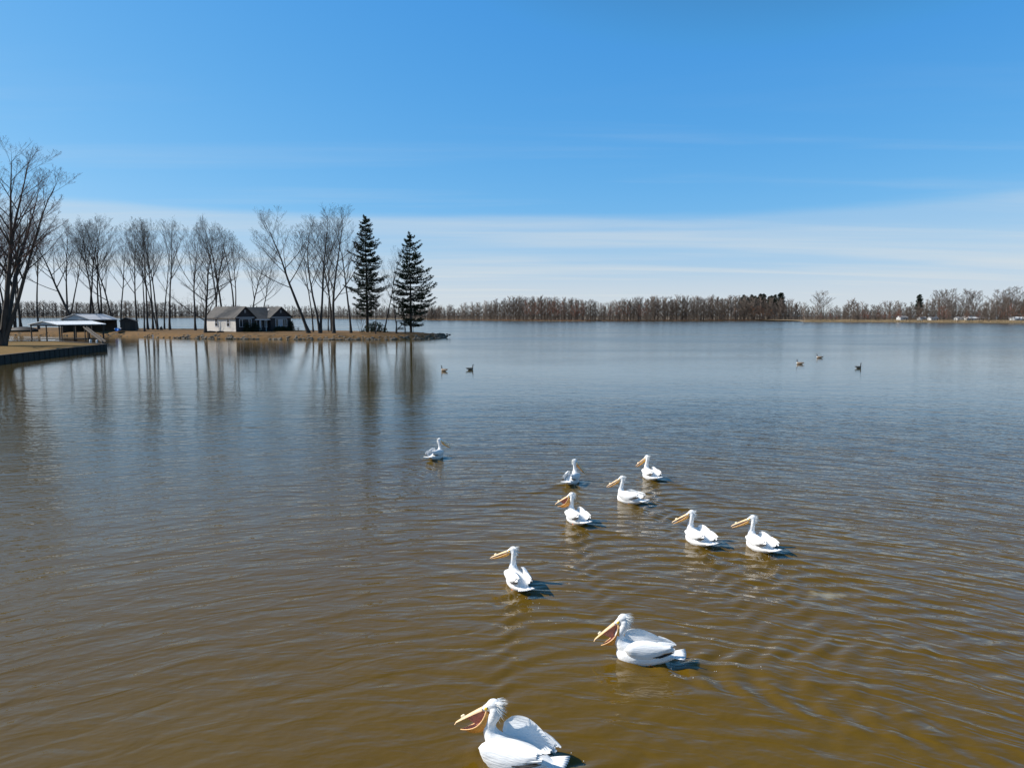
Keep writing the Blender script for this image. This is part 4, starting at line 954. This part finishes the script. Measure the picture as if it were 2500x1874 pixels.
def make_wing(side, tilt, lift, out_, hs, fwd=0.0):
    """folded wing: side +1 left, -1 right; tilt inward lean in degrees; lift raises the whole wing; out_ moves it off the body; hs height scale"""
    rg = random.Random(int(side*10+tilt)); mb = MB(); bl = MB(); nu, nv = 22, 12; Lw = .62+fwd*.6; hs *= 1.10
    ti = math.radians(tilt)
    sh = Vector((.265+fwd, side*(.135+out_), .258+lift))           # wrist/shoulder, top front of the wing
    rear = math.radians(7)
    ax = Vector((-math.cos(rear), -side*(.02-out_*.8), math.sin(rear)*.35-3.0*max(lift, 0))).normalized()
    dn = Vector((0, side*math.sin(ti), -math.cos(ti))); dn = (dn-ax*dn.dot(ax)).normalized(); nr = ax.cross(dn)
    if nr.y*side < 0: nr = -nr
    def outline(u):
        front_ = math.sqrt(max(0, 1-(1-min(u/.40, 1))**2)); tail_ = 1-max(0, (u-.42)/.58)**1.5*.70
        topz = .062*hs*(1-front_)-.030*hs*math.sin(math.pi*min(1, u*1.15))-.028*hs*front_     # arched upper edge, rounded wrist
        low = .062*hs*(1-front_)+.175*hs*front_*tail_
        return topz, low
    for face_ in (1, -1):
        rows = []
        for i in range(nu+1):
            u = i/nu; a, l_ = outline(u); row = []
            for j in range(nv+1):
                v = j/nv; h = a+(l_-a)*v
                bulge = (.055*(1-(2*v-1)**2)**.5*math.sqrt(max(0, min(1, u*7)))*(1-u*.55) if face_ > 0 else .012*(1-(2*v-1)**2)**.5)
                curl = -.055*(v-.35)**2*4*(1-.4*u)                                       # edges wrap round the body
                ragged = .012*math.sin(v*31+side) if (i == nu) else 0
                rag2 = .010*abs(math.sin(u*24)) if j == nv else 0
                p = sh+ax*(u*Lw+ragged)+dn*(h+rag2)+nr*(face_*bulge+curl)
                row.append(p)
            rows.append(row)
        if (face_ > 0) == (side > 0): rows = rows[::-1]
        mb.grid(rows)
    # long white tertials lying over the rear of the wing
    for k in range(6):
        v = .04+.62*k/5; a, l_ = outline(.74); root = sh+ax*(Lw*.72)+dn*(a+(l_-a)*v)+nr*(.012*(1-(2*v-1)**2)-.055*(v-.35)**2*4*.7)
        a2, l2 = outline(1.0); tip_ = sh+ax*(Lw*(1.03+.05*math.sin(2+k*1.3)+.05*(1-v)))+dn*(a2+(l2-a2)*(v*1.1-.05))-nr*.006
        d = (tip_-root); w_ = d.cross(nr).normalized()*.027; rows = []
        for i in range(6):
            q = i/5; wd = math.sin(math.pi*(.20+.74*q))**.6; c_ = root+d*q+nr*.004*math.sin(q*3.1)
            rows.append([c_-w_*wd, c_+nr*.007, c_+w_*wd, c_-nr*.005])
        rows = [r_+[r_[0]] for r_ in rows]; mb.grid(rows)
    # black primaries showing under the rear edge
    for k in range(5):
        a, l_ = outline(.72); root = sh+ax*(Lw*(.50+.06*k))+dn*(l_*.90)-nr*.012; tip_ = sh+ax*(Lw*(.86+.055*k))+dn*(outline(1)[1]+.026-.008*k)-nr*.02
        d = tip_-root; w_ = d.cross(nr).normalized()*.014; rows = []
        for i in range(5):
            q = i/4; wd = math.sin(math.pi*(.15+.80*q))**.6; c_ = root+d*q; rows.append([c_-w_*wd, c_+nr*.004, c_+w_*wd, c_-nr*.004])
        bl.grid([r_+[r_[0]] for r_ in rows])
    return mb, bl
def pelican(P):
    root = thing('pelican', P['label'], 'pelican', (P['pos'].x, P['pos'].y, 0), math.radians(P['h']), 'white pelicans on the lake')
    sc = P.get('s', 1.0); root.scale = (sc, sc, sc)
    body = MB()
    secs = [(-.47,.125,.012,.010),(-.40,.115,.060,.035),(-.30,.105,.105,.075),(-.15,.095,.150,.125),(.02,.085,.172,.155),(.16,.080,.168,.165),(.27,.085,.135,.150),(.34,.10,.085,.105),(.385,.11,.03,.04)]
    cm_ = catmull(secs, 3); body.tube([(c_[0], 0, c_[1]) for c_ in cm_], [(max(c_[2],.006), max(c_[3],.006)) for c_ in cm_], 18)
    yaw = math.radians(P['yaw']); pt = math.radians(P['pitch']); hd = Vector((math.cos(yaw)*math.cos(pt), math.sin(yaw)*math.cos(pt), -math.sin(pt)))
    hy = Vector((math.cos(yaw), math.sin(yaw), 0))
    if P['neck'] == 'up':
        neck = [(.17,0,.13,.12),(.265,0,.20,.098),(.300,0,.30,.068),(.285,0,.375,.054),(.255,0,.455,.047),(.238,0,.525,.046),(.245,0,.575,.049)]; top = Vector((.25, 0, .592))
    else:
        neck = [(.16,0,.13,.12),(.285,0,.19,.105),(.345,0,.275,.078),(.345,0,.36,.066),(.305,0,.43,.062),(.275,0,.495,.064),(.285,0,.55,.062)]; top = Vector((.29, 0, .575))
    hsz = 1.0 if P['neck'] == 'up' else 1.12
    cn = catmull(neck, 4); body.tube([c_[:3] for c_ in cn], [c_[3] for c_ in cn], 14)
    # head: skull rounded behind, drawn out to the bill base
    flat_hd = Vector((hd.x, hd.y, hd.z*.7)).normalized()
    hp = [(top-hy*.050*hsz+Vector((0,0,-.012)), .030), (top-hy*.025*hsz+Vector((0,0,.006)), .050), (top+hy*.015*hsz+Vector((0,0,.012)), .054), (top+flat_hd*.060*hsz+Vector((0,0,.006)), .043), (top+flat_hd*.105*hsz, .031), (top+flat_hd*.140*hsz+Vector((0,0,-.004)), .020)]
    ch = catmull([(*h_[0], h_[1]*hsz) for h_ in hp], 4); body.tube([c_[:3] for c_ in ch], [(c_[3]*.88, c_[3]) for c_ in ch], 14)
    link('body', remeshed('pelican_body', body, .0105, 5, M['skin_white']), root)
    # tail: a short squared fan
    tl = MB(); 
    for k in range(9):
        a = math.radians(-24+6*k); d = Vector((-math.cos(a), math.sin(a), .10+.006*abs(k-4))); b0 = Vector((-.34, .012*(k-4), .135)); w_ = Vector((math.sin(a), math.cos(a), 0))*.027; rows = []
        for i in range(5):
            q = i/4; wd = .55+.45*math.sin(math.pi*min(1, q*.9+.1)) if q < 1 else .45; c_ = b0+d*(.225*q)+Vector((0,0,-.0015*k)); rows.append([c_-w_*wd, c_+Vector((0,0,.010)), c_+w_*wd, c_-Vector((0,0,.008))])
        rows = [r_+[r_[0]] for r_ in rows]; tl.grid(rows); i0 = len(tl.v)-5; tl.face((i0, i0+1, i0+2, i0+3))
    tl.obj('tail', M['feather_white'], root, True)
    for side, key in ((1, 'wl'), (-1, 'wr')):
        w_, bl = make_wing(side, *P[key]); wo = w_.obj('wing', M['feather_white'], root, True); bl.obj('primary_feathers', M['black_feather'], wo)
    # bill frame
    f = hd; lft = Vector((-math.sin(yaw), math.cos(yaw), 0)); up = f.cross(lft); up = up if up.z > 0 else -up
    B0 = top+flat_hd*.125*hsz+Vector((0,0,-.004)); LB = .365*hsz
    ub = MB(); rows = []
    for i in range(13):
        q = i/12; w_ = (.024*(1-q)**.7*.9+.0095+.004*math.sin(q*3.14))*hsz; h_ = (.021*(1-q)+.006)*hsz; dip = -.014*max(0, (q-.90)/.1)**2*hsz
        c_ = B0+f*(LB*q)+up*(dip+.004*math.sin(q*3.14))
        rows.append([c_+lft*(w_*math.cos(t_))+up*(h_*(math.sin(t_) if math.sin(t_) > 0 else .35*math.sin(t_))) for t_ in [2*math.pi*j/12 for j in range(13)]])
    ub.grid(rows); e = rows[-1]; i0 = len(ub.v); ub.v.append(tuple(e[0].lerp(e[6], .5)+f*.006-up*.012)); n0 = i0-13
    for j in range(12): ub.face((n0+j, n0+j+1, i0))
    ubo = ub.obj('upper_bill', M['bill_pale'], root, True)
    kn = MB(); prof = []                                     # breeding knob: an upright rounded plate
    for i in range(11):
        q = i/10; prof.append((LB*(.56+.17*q), .036*hsz*math.sin(math.pi*q)**.55*(1.0+.15*math.sin(q*9))))
    for s_ in (-1, 1): pass
    rows = []
    for (a, h_) in prof:
        c_ = B0+f*a+up*.008; rows.append([c_-lft*.006, c_-lft*.005+up*h_*.8, c_+up*(h_+.002), c_+lft*.005+up*h_*.8, c_+lft*.006])
    kn.grid(rows); kn.obj('bill_knob', M['knob'], ubo, True)
    # lower bill: two rami and the pouch slung between them
    g = math.radians(P['gape']); gf = (f*math.cos(g)-up*math.sin(g)).normalized(); gu = (up*math.cos(g)+f*math.sin(g)).normalized()
    J = B0-f*.030*hsz-up*.020*hsz; LL = LB*(1.06 if P['gape'] < 8 else 1.0); bow = .026 if P['gape'] < 8 else .050
    sag = (.022 if P['gape'] < 8 else .050)*hsz
    def ram(s_, q): return J+gf*(LL*q)+lft*(s_*(bow*hsz*math.sin(math.pi*min(1, q**.8*.97))**.8+.012*(1-q)))-gu*((.010 if P['gape'] < 8 else .058)*hsz*math.sin(math.pi*q**.85)**.9)
    lo = MB()
    for s_ in (-1, 1): lo.tube([ram(s_, i/10) for i in range(11)], [.0075*hsz*(1-.35*i/10) for i in range(11)], 6)
    lbo = lo.obj('lower_bill', M['bill'], root, True)
    po_, pi_ = MB(), MB(); ro, ri = [], []
    for i in range(13):
        q = i/12; a, c_ = ram(1, q), ram(-1, q); dp = sag*(1.25-q*.75)*min(1, (1-q)*5)*min(1, .45+q*4); row, row2 = [], []
        for j in range(11):
            v = j/10; p = a.lerp(c_, v)-gu*(dp*2.0*math.sin(math.pi*v)**.8)-gf*(.0)
            row.append(p); row2.append(p+gu*.004*math.sin(math.pi*v))
        ro.append(row); ri.append(row2)
    po_.grid(ro)
    open_ = P['gape'] >= 8
    pco = po_.obj('pouch', M['pouch'] if open_ or P['pitch'] > 45 else M['pouch_pale'], lbo, True)
    pi_.grid(ri); pi_.obj('pouch_lining', M['pouch_in'], lbo, True)
    if open_:                                                # orange throat skin at the hinge, pink roof membrane at the gape
        th_ = MB(); rows = []
        for i in range(6):
            q = i/5*.30; rows.append([ram(1, q)+lft*.004, ram(1, q)-gu*sag*1.2*(.5+q)+lft*.002, (ram(1, q)+ram(-1, q))/2-gu*sag*2.3*(.6+q), ram(-1, q)-gu*sag*1.2*(.5+q)-lft*.002, ram(-1, q)-lft*.004])
        th_.grid(rows); th_.obj('throat_skin', M['pouch'], lbo, True)
        mm = MB()
        for s_ in (-1, 1):
            rows = []
            for i in range(7):
                q = i/6; a = B0+f*(LB*.62*q)+lft*(s_*.016*hsz)-up*.006; c_ = ram(s_*.55, q*.60); rows.append([a, a.lerp(c_, .5)-f*.012*math.sin(3.14*q), c_])
            if s_ < 0: mm.grid(rows)
        mm.obj('gape_membrane', M['pouch_in'], lbo, True)
    for s_ in (-1, 1):
        ec = top+flat_hd*.062*hsz+lft*(s_*.032*hsz)+Vector((0,0,.012*hsz)); R3 = Matrix((f, lft, up)).transposed()
        es = MB(); es.ellipsoid(top+flat_hd*.078*hsz+lft*(s_*.0275*hsz)+Vector((0,0,.004*hsz)), (.030*hsz, .010*hsz, .0165*hsz), 0, 12, 8, R3); eo = es.obj('eye_skin', M['eye_skin'], root, True)
        ey = MB(); ey.ellipsoid(ec+flat_hd*.006+lft*(s_*.0035), (.0085, .006, .0085), 0, 10, 7, R3); ey.obj('eye', M['eye'], eo, True)
    # shaggy crest on the nape
    rg = random.Random(int(P['p'][0])); cr = MB()
    lowc_ = P['neck'] == 'low'; nsp = 130 if lowc_ else 80
    for k in range(nsp):
        a = rg.uniform(-1.25, 1.25); h_ = rg.uniform(-.075, .050)*hsz; base = top-hy*(.030*hsz*math.cos(a)+.008)+lft*(.036*hsz*math.sin(a))+Vector((0,0,h_))
        d = (-hy*math.cos(a*.6)+lft*math.sin(a*.6)*.55+Vector((0,0,.42*(h_/.05) -.22+rg.uniform(-.25,.25)))).normalized(); ln_ = rg.uniform(.035,.082)*hsz*(1.35 if lowc_ else 1.1)*(1.0 if h_ > -.05 else .8)
        sd_ = d.cross(Vector((rg.uniform(-1,1), rg.uniform(-1,1), rg.uniform(-1,1)))).normalized()*.0055; i0 = len(cr.v); n2 = d.cross(sd_).normalized()*.004
        tip_ = base+d*ln_-Vector((0,0,ln_*.18)); cr.v += [tuple(base-sd_), tuple(base+sd_), tuple(base+n2), tuple(tip_)]
        cr.face((i0, i0+1, i0+3)); cr.face((i0+1, i0+2, i0+3)); cr.face((i0+2, i0, i0+3))
    cr.obj('crest', M['crest'], root)
    if P['feet']:
        ft = MB(); ft.tube([(-.06,.10,.05), (-.07,.115,.005), (-.085,.12,-.03)], [.018,.016,.018], 8)
        rows = []
        for i in range(5):
            q = i/4; rows.append([Vector((-.085-.10*q, .12+(v-.5)*(.03+.09*q), .012*(1-q)-.006+.010*math.sin(v*9))) for v in (0,.25,.5,.75,1)])
        ft.grid(rows); ft.obj('foot', M['foot'], root, True)
    return root
for P in PEL: pelican(P)

# bubbles and droplets left on the water by paddling
rg = random.Random(6); fb = MB()
for P in (PEL[0], PEL[1], PEL[2], PEL[3], PEL[4]):
    h = math.radians(P['h']); back = Vector((-math.cos(h), -math.sin(h), 0)); sdv = Vector((-back.y, back.x, 0))
    for k in range(22):
        p = P['pos']+back*(.3+rg.random()**1.4*1.3)+sdv*rg.gauss(0, .18); r = rg.uniform(.0025,.0055)
        fb.ellipsoid((p.x, p.y, .004), (r*1.3, r, r), 0, 6, 4)
fo = struct(fb.obj('water_bubbles', M['foam'], None, True), 'stuff'); tag(fo, 'tiny white bubbles floating behind the nearest pelicans', 'bubbles')

# ------------------------------------------------------------------ geese
def goose(x, y, h, label, s=1.0):
    p = px(x, y, 0); o = thing('goose', label, 'goose', (p.x, p.y, 0), math.radians(h), 'geese swimming off the point'); o.scale = (s, s, s)
    b_ = MB(); secs = [(-.36,.16,.02,.02),(-.28,.13,.08,.06),(-.12,.10,.135,.11),(.06,.09,.145,.125),(.20,.10,.11,.115),(.28,.12,.06,.07),(.31,.13,.02,.03)]; cm_ = catmull(secs, 3)
    b_.tube([(c_[0], 0, c_[1]) for c_ in cm_], [(max(c_[2],.008), max(c_[3],.008)) for c_ in cm_], 14)
    nk = [(.20,0,.15,.06),(.26,0,.24,.045),(.265,0,.34,.034),(.27,0,.42,.033),(.30,0,.455,.036),(.345,0,.45,.026)]; cn = catmull(nk, 4); b_.tube([c_[:3] for c_ in cn], [c_[3] for c_ in cn], 10)
    me = remeshed('goose_body', b_, .011, 3, M['goose_body']); me.materials.append(M['goose_black']); me.materials.append(M['goose_white'])
    mi = []
    for f_ in me.polygons:
        c_ = f_.center
        mi.append(1 if (c_.z > .215 and c_.x > .18) else (2 if (c_.x > .25 and .10 < c_.z < .215) or (c_.x < -.24 and c_.z < .13) else 0))
    me.polygons.foreach_set('material_index', mi); link('body', me, o)
    bl = MB(); bl.tube([(.355,0,.448), (.385,0,.442), (.415,0,.436)], [(.017,.016),(.014,.011),(.006,.004)], 8); bl.obj('bill', M['goose_black'], o, True)
    for s_ in (-1, 1):
        c_ = MB(); c_.ellipsoid((.312, s_*.024, .440), (.018, .010, .022), 0, 8, 6); c_.obj('cheek_patch', M['goose_white'], o, True)
        w_ = MB(); rows = []
        for i in range(9):
            q = i/8; hh = .075*math.sin(math.pi*(.1+.75*q))**.7; rows.append([Vector((.17-.52*q, s_*(.10+.045*math.sin(math.pi*q*.8)-.05*q), .165+hh*.55)), Vector((.17-.52*q, s_*(.145*math.sin(math.pi*(.25+.6*q))+.012), .155)), Vector((.17-.52*q, s_*(.125*math.sin(math.pi*(.25+.55*q))+.02), .155-hh))])
        w_.grid(rows); w_.obj('wing', M['goose_body'], o, True)
    t_ = MB(); t_.prism([(-.30,-.05,.165),(-.46,-.06,.20),(-.46,.06,.20),(-.30,.05,.165)], (0,0,.014)); t_.obj('tail', M['goose_black'], o)
goose(1084, 906, 140, 'left goose of the pair near the point, facing left')
goose(1148, 903, 35, 'goose facing right, right one of the pair near the point')
goose(1953, 889, 150, 'dark goose left of the three geese on the right side, facing left')
goose(2001, 874, 160, 'farthest goose of the three on the right side, facing left')
goose(2096, 899, 25, 'pale goose right of the three, facing right')
